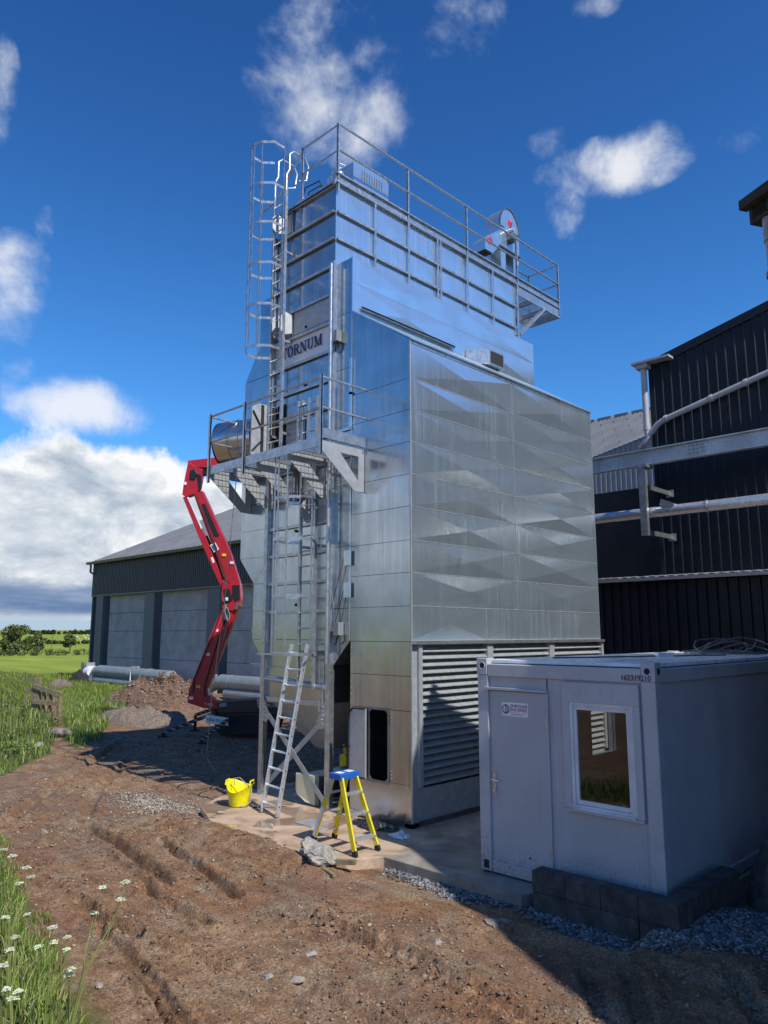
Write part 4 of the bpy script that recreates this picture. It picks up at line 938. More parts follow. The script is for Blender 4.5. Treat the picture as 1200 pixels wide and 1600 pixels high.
# front wall pieces (micro-ribbed sheet), leaving the door and window open
wx = CX0 + .035
def ribbed(y0, y1, z0, z1):
    m = corrugated(y0, y1, z0, lambda u: z1, .05, .0022, lambda u, w: (wx - w, u), .84); m.box((wx + .004, y0, z0), (wx + .05, y1, z1)); return kp(m, 'wall_panel', 'cabin_grey')
DY1, DY0 = 6.05, 5.17                                # door
WY1, WY0, WZ0, WZ1 = 4.93, 3.955, .94, 2.18          # window opening (with its shutter rails)
ribbed(6.03, 6.05, .16, CZ1 - .18); ribbed(DY0, DY1, 2.26, CZ1 - .18); ribbed(WY1 + .00, DY0 - .02, .16, CZ1 - .18); ribbed(CY0 + .165, WY1, .16, WZ0); ribbed(CY0 + .165, WY1, WZ1, CZ1 - .18); ribbed(CY0 + .165, WY0, WZ0, WZ1)
m = MB(); m.box((CX0 + .03, DY0, .14), (CX0 + .07, DY1, 2.24)); door = kp(m, 'door', 'cabin_grey', bevel=.005)
m = MB(); m.box((CX0 + .005, DY0 - .03, .16), (CX0 + .04, DY0 - .005, 2.26)); m.box((CX0 + .005, DY1 + .005, .16), (CX0 + .04, DY1 + .03, 2.26)); m.box((CX0 - .02, DY0 - .03, 2.25), (CX0 + .05, DY1 + .03, 2.285)); kp(m, 'door_frame', 'cabin_frame', bevel=.004)
m = MB(); m.box((CX0 + .018, DY1 - .10, .98), (CX0 + .03, DY1 - .055, 1.22)); m.tube([(CX0 + .02, DY1 - .078, 1.14), (CX0 - .035, DY1 - .078, 1.14), (CX0 - .04, DY1 - .19, 1.135)], .011, 8); m.lathe([(.0, -.02), (.018, -.02), (.018, 0)], (CX0 + .018, DY1 - .078, 1.03), 10, axis=0)
m.tube([(CX0 - .005, DY1 - .078, 1.02), (CX0 - .008, DY1 - .10, .95), (CX0 - .004, DY1 - .07, .90)], .006, 6); kp(m, 'door_handle', 'chrome', door, smooth=True)
for z in (.42, 1.90):
    m = MB(); m.tube([(CX0 + .015, DY0 - .0, z - .06), (CX0 + .015, DY0 - .0, z + .06)], .011, 8); kp(m, 'hinge', 'chrome', door, smooth=True)
m = MB(); m.tube([(CX0 + .026, DY0 + .3, .28), (CX0 + .018, DY0 + .3, .28)], .012, 8); kp(m, 'door_plug', 'painted_dark', door)
# sticker on the door
sy = 5.84; sz = 2.02
m = MB(); m.box((CX0 + .027, sy - .40, sz - .085), (CX0 + .0295, sy, sz + .085)); st = kp(m, 'door_sticker', 'white_print', door)
XL, UP = (0, -1, 0), (0, 0, 1)
text_mesh('DB MODULAR', .048, 'sticker_text', 'dark_print', K, (CX0 + .026, sy - .135, sz + .030), XL, UP, .001, sx=.82, bold=.0006)
text_mesh('BUILDINGS', .060, 'sticker_text', 'red_print', K, (CX0 + .026, sy - .135, sz - .020), XL, UP, .001, sx=.82, bold=.0009)
text_mesh('www.dbmodularbuildings.com', .020, 'sticker_text', 'dark_print', K, (CX0 + .026, sy - .135, sz - .066), XL, UP, .001, sx=.84)
m = MB(); m.box((CX0 + .0255, sy - .38, sz - .040), (CX0 + .027, sy - .135, sz - .036)); kp(m, 'sticker_rule', 'red_print', st)
m = MB(); hx = []
for i in range(6): a = R(90 + 60 * i); hx.append((CX0 + .0262, sy - .066 - .056 * math.cos(a), sz + .058 * math.sin(a)))
for a, b in zip(hx, hx[1:] + hx[:1]): m.bar(a, b, .002, .011, (0, 1, 0) if abs(b[1] - a[1]) < .001 else (0, 0, 1))
m.box((CX0 + .0255, sy - .068, sz - .055), (CX0 + .0265, sy - .058, sz + .055)); m.box((CX0 + .0255, sy - .098, sz + .028), (CX0 + .0265, sy - .06, sz + .037)); m.box((CX0 + .0255, sy - .098, sz - .006), (CX0 + .0265, sy - .06, sz + .003)); m.box((CX0 + .0255, sy - .098, sz - .038), (CX0 + .0265, sy - .06, sz - .029)); m.box((CX0 + .0255, sy - .10, sz - .03), (CX0 + .0265, sy - .092, sz + .03))
kp(m, 'sticker_emblem', 'dark_print', st)
text_mesh('162319210', .085, 'stencil_number', 'dark_print', K, (CX0 - .0085, 4.165, CZ1 - .150), XL, UP, .001, sx=.95, bold=.001)
# window: shutter rails, frame, pane
m = MB()
for y0, y1 in ((WY1 - .09, WY1), (WY0, WY0 + .085)): m.box((CX0 - .012, y0, WZ0 + .02), (CX0 + .04, y1, WZ1 - .01))
m.box((CX0 - .015, WY0, WZ1 - .01), (CX0 + .04, WY1, WZ1 + .22)); m.box((CX0 - .03, WY0, WZ0 - .01), (CX0 + .04, WY1, WZ0 + .02)); wf = kp(m, 'shutter_case', 'cabin_frame', bevel=.004)
def window_frame(yA, yB, z0, z1, x0, x1, w, parent, nm='window_frame'):
    m = MB(); m.box((x0, yA, z0), (x1, yA + w, z1)); m.box((x0, yB - w, z0), (x1, yB, z1)); m.box((x0, yA + w, z0), (x1, yB - w, z0 + w * 1.15)); m.box((x0, yA + w, z1 - w), (x1, yB - w, z1)); return kp(m, nm, 'pvc_white', parent, bevel=.004)
fy0, fy1 = WY0 + .085, WY1 - .09
win = window_frame(fy0, fy1, WZ0 + .02, WZ1 - .01, CX0 - .008, CX0 + .06, .045, K); window_frame(fy0 + .045, fy1 - .045, WZ0 + .075, WZ1 - .055, CX0 + .002, CX0 + .05, .042, win, 'sash')
m = MB(); m.box((CX0 - .035, fy0 + .01, WZ0 + .02), (CX0 - .008, fy1 - .01, WZ0 + .045)); kp(m, 'sill', 'pvc_white', win, bevel=.004)
m = MB(); m.quad((CX0 + .022, fy0 + .085, WZ0 + .12), (CX0 + .022, fy1 - .085, WZ0 + .12), (CX0 + .022, fy1 - .085, WZ1 - .095), (CX0 + .022, fy0 + .085, WZ1 - .095)); kp(m, 'window_pane', 'window_glass', win)
# long walls, back wall, and the far window towards the louvres
m = corrugated(CX0 + .15, CX1 - .15, .16, lambda u: CZ1 - .18, .10, .0018, lambda u, w: (u, CY0 + .03 - w), .84); m.box((CX0 + .15, CY0 + .034, .16), (CX1 - .15, CY0 + .08, CZ1 - .18)); kp(m, 'long_wall', 'cabin_grey')
bw0, bw1 = 10.80, 11.68
m = MB()
for a, b in (((CX0 + .15, .16), (bw0, CZ1 - .18)), ((bw1, .16), (CX1 - .15, CZ1 - .18)), ((bw0, .16), (bw1, 1.05)), ((bw0, 2.0), (bw1, CZ1 - .18))): m.box((a[0], CY1 - .08, a[1]), (b[0], CY1 - .03, b[1]))
kp(m, 'long_wall', 'cabin_grey'); m = MB(); m.box((CX1 - .08, CY0 + .17, .16), (CX1 - .03, CY1 - .17, CZ1 - .18)); kp(m, 'end_wall', 'cabin_grey')
m = MB()
for a, b in (((bw0, 1.05), (bw0 + .06, 2.0)), ((bw1 - .06, 1.05), (bw1, 2.0)), ((bw0 + .06, 1.05), (bw1 - .06, 1.11)), ((bw0 + .06, 1.94), (bw1 - .06, 2.0)), ((bw1 - .16, 1.11), (bw1 - .13, 1.94))): m.box((a[0], CY1 - .09, a[1]), (b[0], CY1 - .02, b[1]))
kp(m, 'far_window_frame', 'pvc_white')
# cables left on the cabin roof
m = MB(); rnd = random.Random(3)
def loop(c, r, h, n, tilt=.0):
    return [(c[0] + r * math.cos(2 * math.pi * i / n) * (1 + .15 * rnd.uniform(-1, 1)), c[1] + .7 * r * math.sin(2 * math.pi * i / n), c[2] + .02 + h * max(0, math.sin(2 * math.pi * i / n + tilt)) + .03 * rnd.random()) for i in range(n)]
for k in range(7): m.tube(loop((12.75 + .45 * rnd.uniform(-1, 1), 4.65 + .25 * rnd.uniform(-1, 1), CZ1 + .04), rnd.uniform(.35, .8), rnd.uniform(.02, .26), 18, rnd.uniform(0, 6)), .011, 6, closed=True)
tag(m.build('cable_coil', 'cable_dark', base=(12.7, 4.6, CZ1 + .035), smooth=True), 'tangled coil of dark cable lying at the far end of the cabin roof', 'cable')
m = MB(); m.tube([(9.0 + .16 * i, 5.6 - .06 * i + .05 * math.sin(i * 1.3), CZ1 + .046) for i in range(20)], .011, 6); tag(m.build('roof_cable', 'cable_dark', base=(9, 5.6, CZ1 + .035), smooth=True), 'single dark cable trailing across the pale cabin roof', 'cable')
m = MB(); m.prism([(10.7, 4.9, CZ1 + .036), (11.0, 4.8, CZ1 + .036), (10.9, 5.05, CZ1 + .036)], (.02, 0, .06)); tag(m.build('white_scrap', 'white_print', base=(10.8, 4.9, CZ1 + .035)), 'small white scrap lying on the cabin roof', 'scrap')

# low block wall round the cabin's corner
W = thing('block_wall', (7.7, 3.7, -.1), 'low wall of dark concrete blocks round the cabin corner', 'wall')
def block(a, b, jit=.004):
    j = [random.uniform(-jit, jit) for _ in range(3)]; m = MB(); m.box((a[0] + j[0], a[1] + j[1], a[2]), (b[0] + j[0], b[1] + j[1], b[2] + j[2])); return m.build('block', 'block_concrete', W, bevel=.008)
y = 3.46
for k in range(4): block((7.68, y + .425 * k + .002, .085), (7.905, y + .425 * (k + 1) - .002, .312))
for k in range(4): block((7.685, y + .425 * k + .002, -.2), (7.90, y + .425 * (k + 1) - .002, .081))
x = 7.91
for k in range(4): block((x + .36 * k + .002, 3.46, .085), (x + .36 * (k + 1) - .002, 3.675, .312)); block((x + .36 * k + .002, 3.465, -.2), (x + .36 * (k + 1) - .002, 3.67, .081))
# dark heap at the right edge with sheet draped on it
def heap(name, c, rx, ry, h, mt, label, cat, seed, rough=.25, n=56, kind=None, rot=0, fr=2.2):
    V = []; Fc = []; g_ = np.linspace(-1.25, 1.25, n); A, B = np.meshgrid(g_, g_); rr = np.hypot(A, B)
    ca, sa = math.cos(rot), math.sin(rot); X = c[0] + A * rx * ca - B * ry * sa; Y = c[1] + A * rx * sa + B * ry * ca
    w = np.clip(1 - rr ** 2, 0, 1) ** .75 * (.55 + .9 * fbm(X * fr / rx + seed, Y * fr / ry, 4, seed)) + rough * (fbm(X * 7, Y * 7, 3, seed + 3) - .5) * np.clip(1.15 - rr, 0, 1) * 1.6
    Z = terrain(X.ravel(), Y.ravel()).reshape(X.shape) + h * w - .06 * sm(rr, .9, 1.2)
    i = np.arange(n - 1)[:, None] * n; j = np.arange(n - 1)[None, :]
    Fq = np.stack([i + j, i + j + 1, i + n + j + 1, i + n + j], -1).reshape(-1, 4)
    o = np_mesh(name, np.stack([X.ravel(), Y.ravel(), Z.ravel()], 1), Fq, mt, smooth=True, base=(c[0], c[1], tz(c[0], c[1])))
    return tag(o, label, cat, kind=kind)
q = (9.75, 3.02); heap('rubble_heap', q, .55, .5, .72, 'rubble', 'dark rubble heap at the right edge, against the cabin wall', 'heap', 5, .3)
m = MB(); m.tube([(9.30, 3.0, .62), (9.22, 2.85, .5), (9.2, 2.8, .2), (9.2, 2.78, -.02)], .02, 6); tag(m.build('hose_end', 'rope_grey', base=(9.2, 2.8, -.02), smooth=True), 'grey hose hanging down the dark rubble heap', 'hose')

# ------------------------------------------------------------------ the barn on the left
BX, BZ = 23.6, -.3
B = thing('barn', (BX, 44, BZ), 'long barn with grey concrete panels and dark cladding beyond the red lift', 'barn')
def bp_(m, name, mt, parent=None, **k): return m.build(name, mt, parent or B, **k)
cols = [(50.55, 49.55), (43.8, 42.6), (36.65, 35.4), (29.5, 28.3)]
for a, b in cols:
    m = MB(); m.box((BX - .32, a - .0, -.6), (BX - .28, b, 5.56)); m.box((BX - .28, (a + b) / 2 - .02, -.6), (BX + .1, (a + b) / 2 + .02, 5.56)); m.box((BX - .28, a - .03, -.6), (BX + .05, a, 5.56)); bp_(m, 'column', 'barn_column')
zs = [-.6, 1.42, 3.13, 4.32, 5.54]
for (a, b), (c_, d_) in zip(cols[:-1], cols[1:]):
    for z0, z1 in zip(zs[:-1], zs[1:]):
        j = random.uniform(-.012, .012); m = MB(); m.box((BX + j, b - .4, z0 + .012), (BX + .16 + j, c_ + .4, z1 - .012)); bp_(m, 'concrete_panel', 'barn_concrete', bevel=.01)
yy = 51.2
while yy > 29:
    m = corrugated(yy - 1.0, yy, 5.58, lambda u: 7.84, .2, .045, lambda u, w: (BX - .36 - w, u), .45); bp_(m, 'cladding_sheet', 'anthracite_steel'); yy -= 1.0
m = MB(); m.box((BX - .42, 28.2, 5.50), (BX - .3, 51.2, 5.58)); bp_(m, 'drip_flashing', 'gutter_grey')
# gable end, roof sheets running up the slope, gutter
sl_ = (13.25 - 7.84) / (35.37 - 23.3); rx0, rx1 = BX - .62, BX + 13
m = MB(); m.prism([(BX - .3, 51.0, -.6), (BX + 13, 51.0, -.6), (BX + 13, 51.0, 7.8 + 13 * sl_), (BX - .3, 51.0, 7.8)], (0, .1, 0)); bp_(m, 'gable_wall', 'anthracite_steel')
yy = 51.45
while yy > 29:
    m = MB(); n = 7; prof = [(yy - 1.02 * i / (2 * n), .028 * (i % 2)) for i in range(2 * n + 1)]
    for u, w in prof: m.v += [(rx0, u, 7.86 + w), (rx1, u, 7.86 + (rx1 - rx0) * sl_ + w)]
    for i in range(2 * n): m.f.append((2 * i, 2 * i + 1, 2 * i + 3, 2 * i + 2))
    bp_(m, 'roof_sheet', 'roof_fibre'); yy -= 1.02
m = MB(); yy = 51.2; rr_ = random.Random(4)
while yy > 29:
    for k in range(5): x = rx0 + .4 + k * 2.3 + rr_.uniform(-.1, .1); z = 7.9 + (x - rx0) * sl_; m.box((x, yy - .03, z), (x + .05, yy + .03, z + .04))
    yy -= .5
o = bp_(m, 'roof_fixings', 'cladding_grey'); o['kind'] = 'stuff'
m = MB(); m.prism([(rx0 - .16, 51.5, 7.72), (rx0 - .20, 51.5, 7.88), (rx0 - .17, 51.5, 7.88), (rx0 - .13, 51.5, 7.75), (rx0 + .02, 51.5, 7.75), (rx0 + .05, 51.5, 7.88), (rx0 + .08, 51.5, 7.88), (rx0 + .06, 51.5, 7.72)], (0, -23, 0)); bp_(m, 'gutter', 'gutter_grey')
m = MB(); m.tube([(rx0, 51.1, 7.7), (rx0, 51.1, 7.2), (BX - .3, 51.1, 7.0), (BX - .3, 51.1, -.3)], .08, 8); bp_(m, 'downpipe', 'gutter_grey', smooth=True)

# big air ducts lying along the barn
def duct(name, pts, r, label, collars, mt='duct_grey', base=None, spiral=False):
    m = MB(); m.tube(pts, r, 22); d = m.build(name, mt, base=base or pts[-1], smooth=True); tag(d, label, 'duct', 'grey ducts along the barn wall')
    for p, q in collars:
        p = Vector(p); q = Vector(q); m = MB(); m.tube([p, q], r * 1.035, 22); m.build('collar', mt, d, smooth=True)
    if spiral:
        p, q = Vector(pts[0]), Vector(pts[-1]); n = int((q - p).length / .16)
        m = MB()
        for i in range(n): c0 = p + (q - p) * (i / n); m.tube([c0, c0 + (q - p).normalized() * .03], r * 1.03, 22, cap=False)
        m.build('spiral_seam', mt, d, smooth=True)['kind'] = 'stuff'
    return d
XD = 22.0
a = P(158, 1050, 0, XD); b_ = P(268, 1055, 0, XD); ZA = P(210, 1053, 0, XD).z; ZB = P(210, 1069, 0, XD).z; ZC = P(370, 1067, 0, XD).z; ZD = P(370, 1085, 0, XD).z
d1 = duct('air_duct', [(XD, a.y + .1, ZA + .03), (XD, b_.y, ZA - .03)], .36, 'long grey duct with a closed round end by the soil heap, the upper of two', [((XD, y, ZA + .0), (XD, y - .12, ZA + .0)) for y in (45.5, 42.5, 40.3)])
m = MB(); m.lathe([(0, -.01), (.33, -.01), (.36, .0)], (XD, b_.y - .005, ZA - .03), 22, axis=1); m.build('end_cap', 'cladding_grey', d1)
duct('air_duct', [(XD - .1, a.y + .3, ZB + .02), (XD - .1, b_.y + 1.6, ZB)], .30, 'lower grey duct lying in the grass under the long closed one', [((XD - .1, 44.0, ZB + .01), (XD - .1, 43.9, ZB + .01))], spiral=True)
m = MB(); m.tube([(XD, a.y + .05, ZA + .03), (XD, a.y + .55, ZA - .03), (XD - .05, a.y + .75, (ZA + ZB) / 2), (XD - .1, a.y + .8, ZB)], .35, 20); tag(m.build('duct_elbow', 'duct_grey', base=(XD, a.y + .6, ZB), smooth=True), 'grey duct elbow at the barn corner next to the fan', 'duct', None)
fn = P(136, 1045, 0, 22.3); FT = thing('fan_unit', (22.3, fn.y, tz(22.3, fn.y)), 'boxed round fan with a pale casing at the far barn corner', 'fan')
m = MB(); m.box((22.0, fn.y - .5, -.3), (22.6, fn.y - .35, 1.1)); m.build('fan_casing', 'cladding_grey', FT, bevel=.02); m = MB(); m.tube([(22.3, fn.y - .35, .45), (22.3, fn.y - 1.0, .45)], .45, 20); m.build('fan_barrel', 'white_print', FT, smooth=True); m = MB(); m.box((22.0, fn.y - .2, -.3), (22.05, fn.y + .25, 1.1)); m.build('fan_grille', 'duct_grey', FT)
c1 = P(348, 1066, 0, XD); c2 = P(408, 1072, 0, XD)
duct('air_duct', [(XD, c1.y - .1, ZC), (XD, 30.0, ZC), (XD, 22.0, ZC)], .36, 'grey duct behind the red lift, running into a bend, upper one', [((XD, 33.0, ZC), (XD, 32.88, ZC)), ((XD, 32.2, ZC), (XD, 32.1, ZC))])
duct('air_duct', [(XD - .1, c1.y - .6, ZD), (XD - .1, 22.0, ZD)], .30, 'ribbed grey duct behind the red lift, under the bent one', [], spiral=True)
m = MB(); m.tube([(XD, c1.y - .12, ZC), (XD, c1.y + .5, ZC - .06), (XD - .2, c1.y + .95, ZC - .3), (XD - .5, c1.y + 1.3, ZD), (XD - .5, c1.y + 2.1, ZD - .05)], .33, 20); tag(m.build('duct_bend', 'duct_grey', base=(XD, c1.y, ZD), smooth=True), 'grey duct bend dropping to the ground beside the lift boom', 'duct')
m = MB(); m.box((22.3, c1.y + 1.4, -.3), (22.6, c1.y + 2.4, .85)); m.lathe([(.36, -.06), (.42, -.06), (.42, 0)], (22.3, c1.y + 1.9, .3), 20, axis=0); tag(m.build('wall_fan', 'cladding_grey', base=(22.4, c1.y + 1.9, -.3)), 'square fan box on the barn wall just left of the lift boom', 'fan')
p_ = P(203, 1068, 0, 21.5); m = MB(); m.tube([(21.5, p_.y, -.4), (21.5, p_.y, ZA + .42), (21.5, p_.y - .95, ZA + .45)], .035, 6); tag(m.build('duct_hanger', 'white_print', base=(21.5, p_.y, -.4)), 'thin white bent rod standing in front of the ducts', 'rod')

# ------------------------------------------------------------------ buildings on the right
N = thing('navy_barn', (20, 0, 0), 'tall dark navy clad barn with a sloping top edge at the right', 'barn')
def np_(m, name, mt, parent=None, **k): return m.build(name, mt, parent or N, **k)
NX = 20.0; nt = lambda u: 10.62 + (8.88 - u) * .242
yy = 8.88
while yy > -6:
    m = corrugated(yy - 1.0, yy, 0, nt, .25, .024, lambda u, w: (NX - w, u), .62); np_(m, 'cladding_sheet', 'navy_steel'); yy -= 1.0
m = MB(); m.prism([(NX - .06, 8.96, nt(8.96) - .18), (NX - .06, 8.96, nt(8.96) + .06), (NX - .06, -6.2, nt(-6.2) + .06), (NX - .06, -6.2, nt(-6.2) - .18)], (.2, 0, 0)); np_(m, 'verge_trim', 'navy_steel')
m = MB(); m.box((NX - .055, 8.84, 0), (NX + .05, 8.94, nt(8.9) - .1)); np_(m, 'corner_trim', 'navy_steel')
m = MB(); m.prism([(NX + .06, 8.85, 0), (NX + .06, 8.85, nt(8.85)), (NX + .06, -6.1, nt(-6.1)), (NX + .06, -6.1, 0)], (9.5, 0, 0)); np_(m, 'barn_body', 'navy_steel')
# low link block and lean-to in front
m = MB(); m.box((21.2, 8.95, 0), (30, 18, 7.3)); tag(m.build('link_block', 'navy_steel', base=(21.2, 13, 0)), 'low dark navy block between the navy barn and the dryer', 'building')
LT = thing('lean_to', (18.5, 6, 0), 'dark ribbed lean-to with a pale roof edge behind the cabin', 'lean-to')
yy = 11.5
while yy > -4:
    m = corrugated(yy - 1.0, yy, 0, lambda u: 4.30, .25, .045, lambda u, w: (18.55 - w, u), .6); m.build('cladding_sheet', 'navy_steel', LT)
    m = MB(); n = 8
    for i in range(n + 1): u = yy - i / n; w = .04 * (i % 2); m.v += [(18.32, u, 4.36 + w), (19.98, u, 4.52 + w)]
    for i in range(n): m.f.append((2 * i, 2 * i + 1, 2 * i + 3, 2 * i + 2))
    m.build('roof_sheet', 'roof_fibre', LT); yy -= 1.0
m = MB(); m.box((18.28, -4, 4.30), (18.36, 11.5, 4.38)); m.build('eaves_trim', 'cladding_grey', LT)
# grey shed further back
GS = thing('grey_shed', (32, 16, 0), 'light grey clad shed with a fibre-cement roof, seen behind the dryer', 'shed')
gt = lambda u: 11.24 + (17.4 - u) * .20
yy = 24.0
while yy > 11:
    m = corrugated(yy - 1.0, yy, 4, lambda u: gt(u) + .06, .25, .05, lambda u, w: (32 - w, u), .55); m.build('cladding_sheet', 'cladding_grey', GS); yy -= 1.0
yy = 24.0
while yy > 9:
    m = MB(); n = 8
    for i in range(n + 1): u = yy - i / n; w = .04 * (i % 2); m.v += [(31.9, u, gt(u) + .02 + w), (37, u, 14.6 + w)]
    for i in range(n): m.f.append((2 * i, 2 * i + 1, 2 * i + 3, 2 * i + 2))
    m.build('roof_sheet', 'roof_fibre', GS); yy -= 1.0
m = MB()
for k in range(18):
    for j in range(4): y = 23.5 - .75 * k; t = .1 + .25 * j; x = 31.7 + 5.3 * t; z = gt(y) + (14.6 - gt(y)) * t + .06; m.box((x, y, z), (x + .06, y + .06, z + .04))
m.build('roof_fixings', 'cladding_grey', GS)['kind'] = 'stuff'
m = MB()
for k in range(14): m.box((36.9, 23.8 - k, 14.5), (37.2, 24.6 - k, 14.72))
m.build('ridge_caps', 'roof_fibre', GS)['kind'] = 'stuff'
# conveyor beam, its stanchion, grain pipe, rainwater pipes
BMX = 18.5
m = MB(); m.box((BMX - .01, -3, 7.33), (BMX + .01, 11, 7.73)); m.box((BMX - .09, -3, 7.71), (BMX + .09, 11, 7.74)); m.box((BMX - .09, -3, 7.32), (BMX + .09, 11, 7.345))
bm_ = tag(m.build('steel_beam', 'beam_galv', base=(BMX, 6, 7.3)), 'weathered galvanised beam spanning the navy barn front', 'beam')
for y in (7.18, 9.85):
    m = MB(); m.box((BMX - .03, y - (.20 if y < 8 else .03), 7.37), (BMX - .011, y + (.20 if y < 8 else .03), 7.69)); s_ = m.build('splice_plate', 'zinc_dull', bm_)
    if y < 8:
        m = MB()
        for i in range(4):
            for j in range(3): m.lathe([(0, -.02), (.016, -.02), (.016, 0)], (BMX - .03, y - .15 + .1 * i, 7.43 + .1 * j), 6, axis=0)
        m.build('bolts', 'zinc_dark', s_)
ST_ = thing('stanchion', (BMX, 8.52, 5.4), 'hanging galvanised post with short arms under the beam', 'support')
m = MB(); m.box((BMX - .28, 8.42, 5.45), (BMX - .16, 8.60, 7.30)); m.box((BMX - .3, 8.36, 7.22), (BMX + .1, 8.66, 7.30)); m.build('post', 'zinc_frame', ST_)
for z in (6.75, 5.55):
    m = MB(); m.box((BMX - .22, 8.48, z - .06), (NX - .1, 8.54, z + .06)); m.box((NX - .14, 8.42, z - .1), (NX - .06, 8.6, z + .1)); m.build('arm', 'zinc_frame', ST_)
m = MB(); m.prism([(BMX - .14, 8.1, 6.36), (BMX - .14, 7.75, 6.2), (BMX - .14, 7.85, 6.12), (BMX - .14, 8.15, 6.2)], (.1, 0, 0)); m.build('clamp', 'zinc_frame', ST_)
m = MB(); m.tube([(BMX, 12, 6.06), (BMX, -3, 6.06)], .135, 20); gpipe = tag(m.build('grain_pipe', 'aluminium', base=(BMX, 6, 6.06), smooth=True), 'shiny round grain pipe running level below the beam', 'pipe')
for y in (7.0, 3.5):
    m = MB(); m.tube([(BMX, y - .03, 6.06), (BMX, y + .03, 6.06)], .155, 20); m.build('pipe_clip', 'zinc_frame', gpipe, smooth=True)
RW = thing('rainwater_pipe', (19.8, 8.8, 8.4), 'grey plastic rainwater pipe with bends at the navy barn corner', 'drainpipe')
rx = 19.82
m = MB(); m.tube([(rx, 9.02, 10.42), (rx, 9.02, 8.55), (rx, 8.98, 8.42), (rx, 9.12, 8.28), (rx + .2, 9.3, 8.22)], .085, 12); m.build('downpipe', 'pvc_pipe', RW, smooth=True)
m = MB(); m.box((rx - .14, 8.85, 10.42), (rx + .14, 9.2, 10.56)); m.build('hopper_head', 'pvc_pipe', RW, bevel=.02); m = MB(); m.box((rx - .2, 8.2, 10.56), (rx + .3, 9.3, 10.62)); m.build('gutter_end', 'pvc_pipe', RW)
m = MB(); m.tube([(rx, 9.0, 8.44), (rx, 8.88, 8.55), (rx, 8.7, 8.74), (rx, 8.5, 8.84), (rx, -2, 8.84 + 10.5 * .245)], .080, 12); m.build('sloping_pipe', 'pvc_pipe', RW, smooth=True)
for y in (8.45, 7.2, 6.3, 5.0):
    z = 8.84 + (8.5 - y) * .245; m = MB(); m.tube([(rx, y - .04, z + .01), (rx, y + .04, z - .01)], .10, 12); m.build('pipe_clip', 'pvc_pipe', RW, smooth=True)
m = MB(); m.tube([(rx, 9.02, 8.75), (rx, 9.02, 8.62)], .10, 12); m.build('pipe_socket', 'pvc_pipe', RW, smooth=True)

# building whose eaves corner enters the picture at the upper right; it shades the yard
OB = thing('stone_barn', (9.05, 2.65, 0), 'dark eaves corner and downpipe of a stone barn at the upper right edge', 'barn')
A_ = Vector((9.05, 2.65, 0)); ea = Vector((-.475, -.880, 0)); eb = Vector((.880, -.475, 0)); EZ = 8.1
inn = A_ + eb * .55 + ea * .38
def corner(u, v, z): q = A_ + ea * u + eb * v; return (q.x, q.y, z)
m = MB(); m.prism([corner(.42, .55, -.3), corner(15, .55, -.3), corner(15, 12, -.3), corner(.42, 12, -.3)], (0, 0, EZ - .1)); m.build('wall', 'stone_wall', OB)
m = MB(); m.add([corner(0, 0, EZ - .05), corner(15.3, 0, EZ - .05), corner(15.3, 12.3, EZ - .05), corner(0, 12.3, EZ - .05), corner(5.5, 6, EZ + 2.2), corner(9.5, 6, EZ + 2.2)], [(0, 1, 5, 4), (1, 2, 5), (2, 3, 4, 5), (3, 0, 4), (0, 3, 2, 1)]); m.build('roof', 'slate', OB)
m = MB(); m.prism([corner(0, 0, EZ - .22), corner(15.2, 0, EZ - .22), corner(15.2, .5, EZ - .22), corner(0, .5, EZ - .22)], (0, 0, .16)); m.prism([corner(-.05, .0, EZ - .26), corner(.22, .0, EZ - .26), corner(.22, 12, EZ - .26), corner(-.05, 12, EZ - .26)], (0, 0, .24)); m.build('eaves_box', 'eave_dark', OB)
m = MB(); m.prism([corner(-.1, -.1, EZ - .06), corner(15.2, -.1, EZ - .06), corner(15.2, .02, EZ - .06), corner(-.1, .02, EZ - .06)], (0, 0, .12)); m.build('gutter', 'eave_dark', OB)
dpx = Vector(corner(.15, .12, 0)); m = MB(); m.tube([(dpx.x, dpx.y, EZ - .2), (dpx.x, dpx.y, EZ - .55)], .10, 14); m.tube([(dpx.x, dpx.y, EZ - .5), (dpx.x, dpx.y, 0)], .085, 14); dpp = m.build('downpipe', 'cladding_grey', OB, smooth=True)
m = MB(); m.tube([(dpx.x, dpx.y, EZ - 1.0), (dpx.x, dpx.y, EZ - .94)], .105, 14); m.build('pipe_clip', 'gutter_grey', dpp)

# ------------------------------------------------------------------ red boom lift
LB = Vector((13.3, 19.7, 0)); LB.z = tz(LB.x, LB.y); LN = (_f[0], _f[1], 0.0)
BL = thing('boom_lift', LB, 'red articulated boom lift on dark tracks, jib raised behind the dryer platform', 'boom lift')
fw_ = Vector(LN)
def flat(px, off, th, name, mt, parent=None, bev=.015):
    pts = [PP(x, y, LB, LN) + fw_ * (off - th / 2) for x, y in px]; m = MB(); m.prism(pts, fw_ * th); return m.build(name, mt, parent or BL, bevel=bev)
lo_ = flat([(352, 940), (374, 950), (326, 1076), (328, 1086), (338, 1094), (356, 1098), (356, 1109), (318, 1105), (295, 1097), (297, 1078), (303, 1062)], 0, .36, 'lower_boom', 'red_paint')
flat([(306, 1060), (352, 952), (353, 955), (308, 1062)], -.19, .012, 'boom_edge', 'red_label', lo_, 0)
up_ = flat([(303, 771), (318, 768), (352, 842), (362, 866), (377, 914), (366, 922), (352, 902), (340, 872)], 0, .30, 'upper_boom', 'red_paint')
flat([(317, 789), (322, 788), (344, 838), (341, 840), (336, 838)], -.155, .02, 'boom_slot', 'black_paint', up_, 0)
flat([(330, 853), (338, 848), (344, 859), (336, 864)], -.16, .012, 'rating_plate', 'white_print', up_, 0); flat([(331.5, 854), (337.6, 850), (342, 858.5), (336, 862)], -.168, .006, 'plate_print', 'zinc_dark', up_, 0)
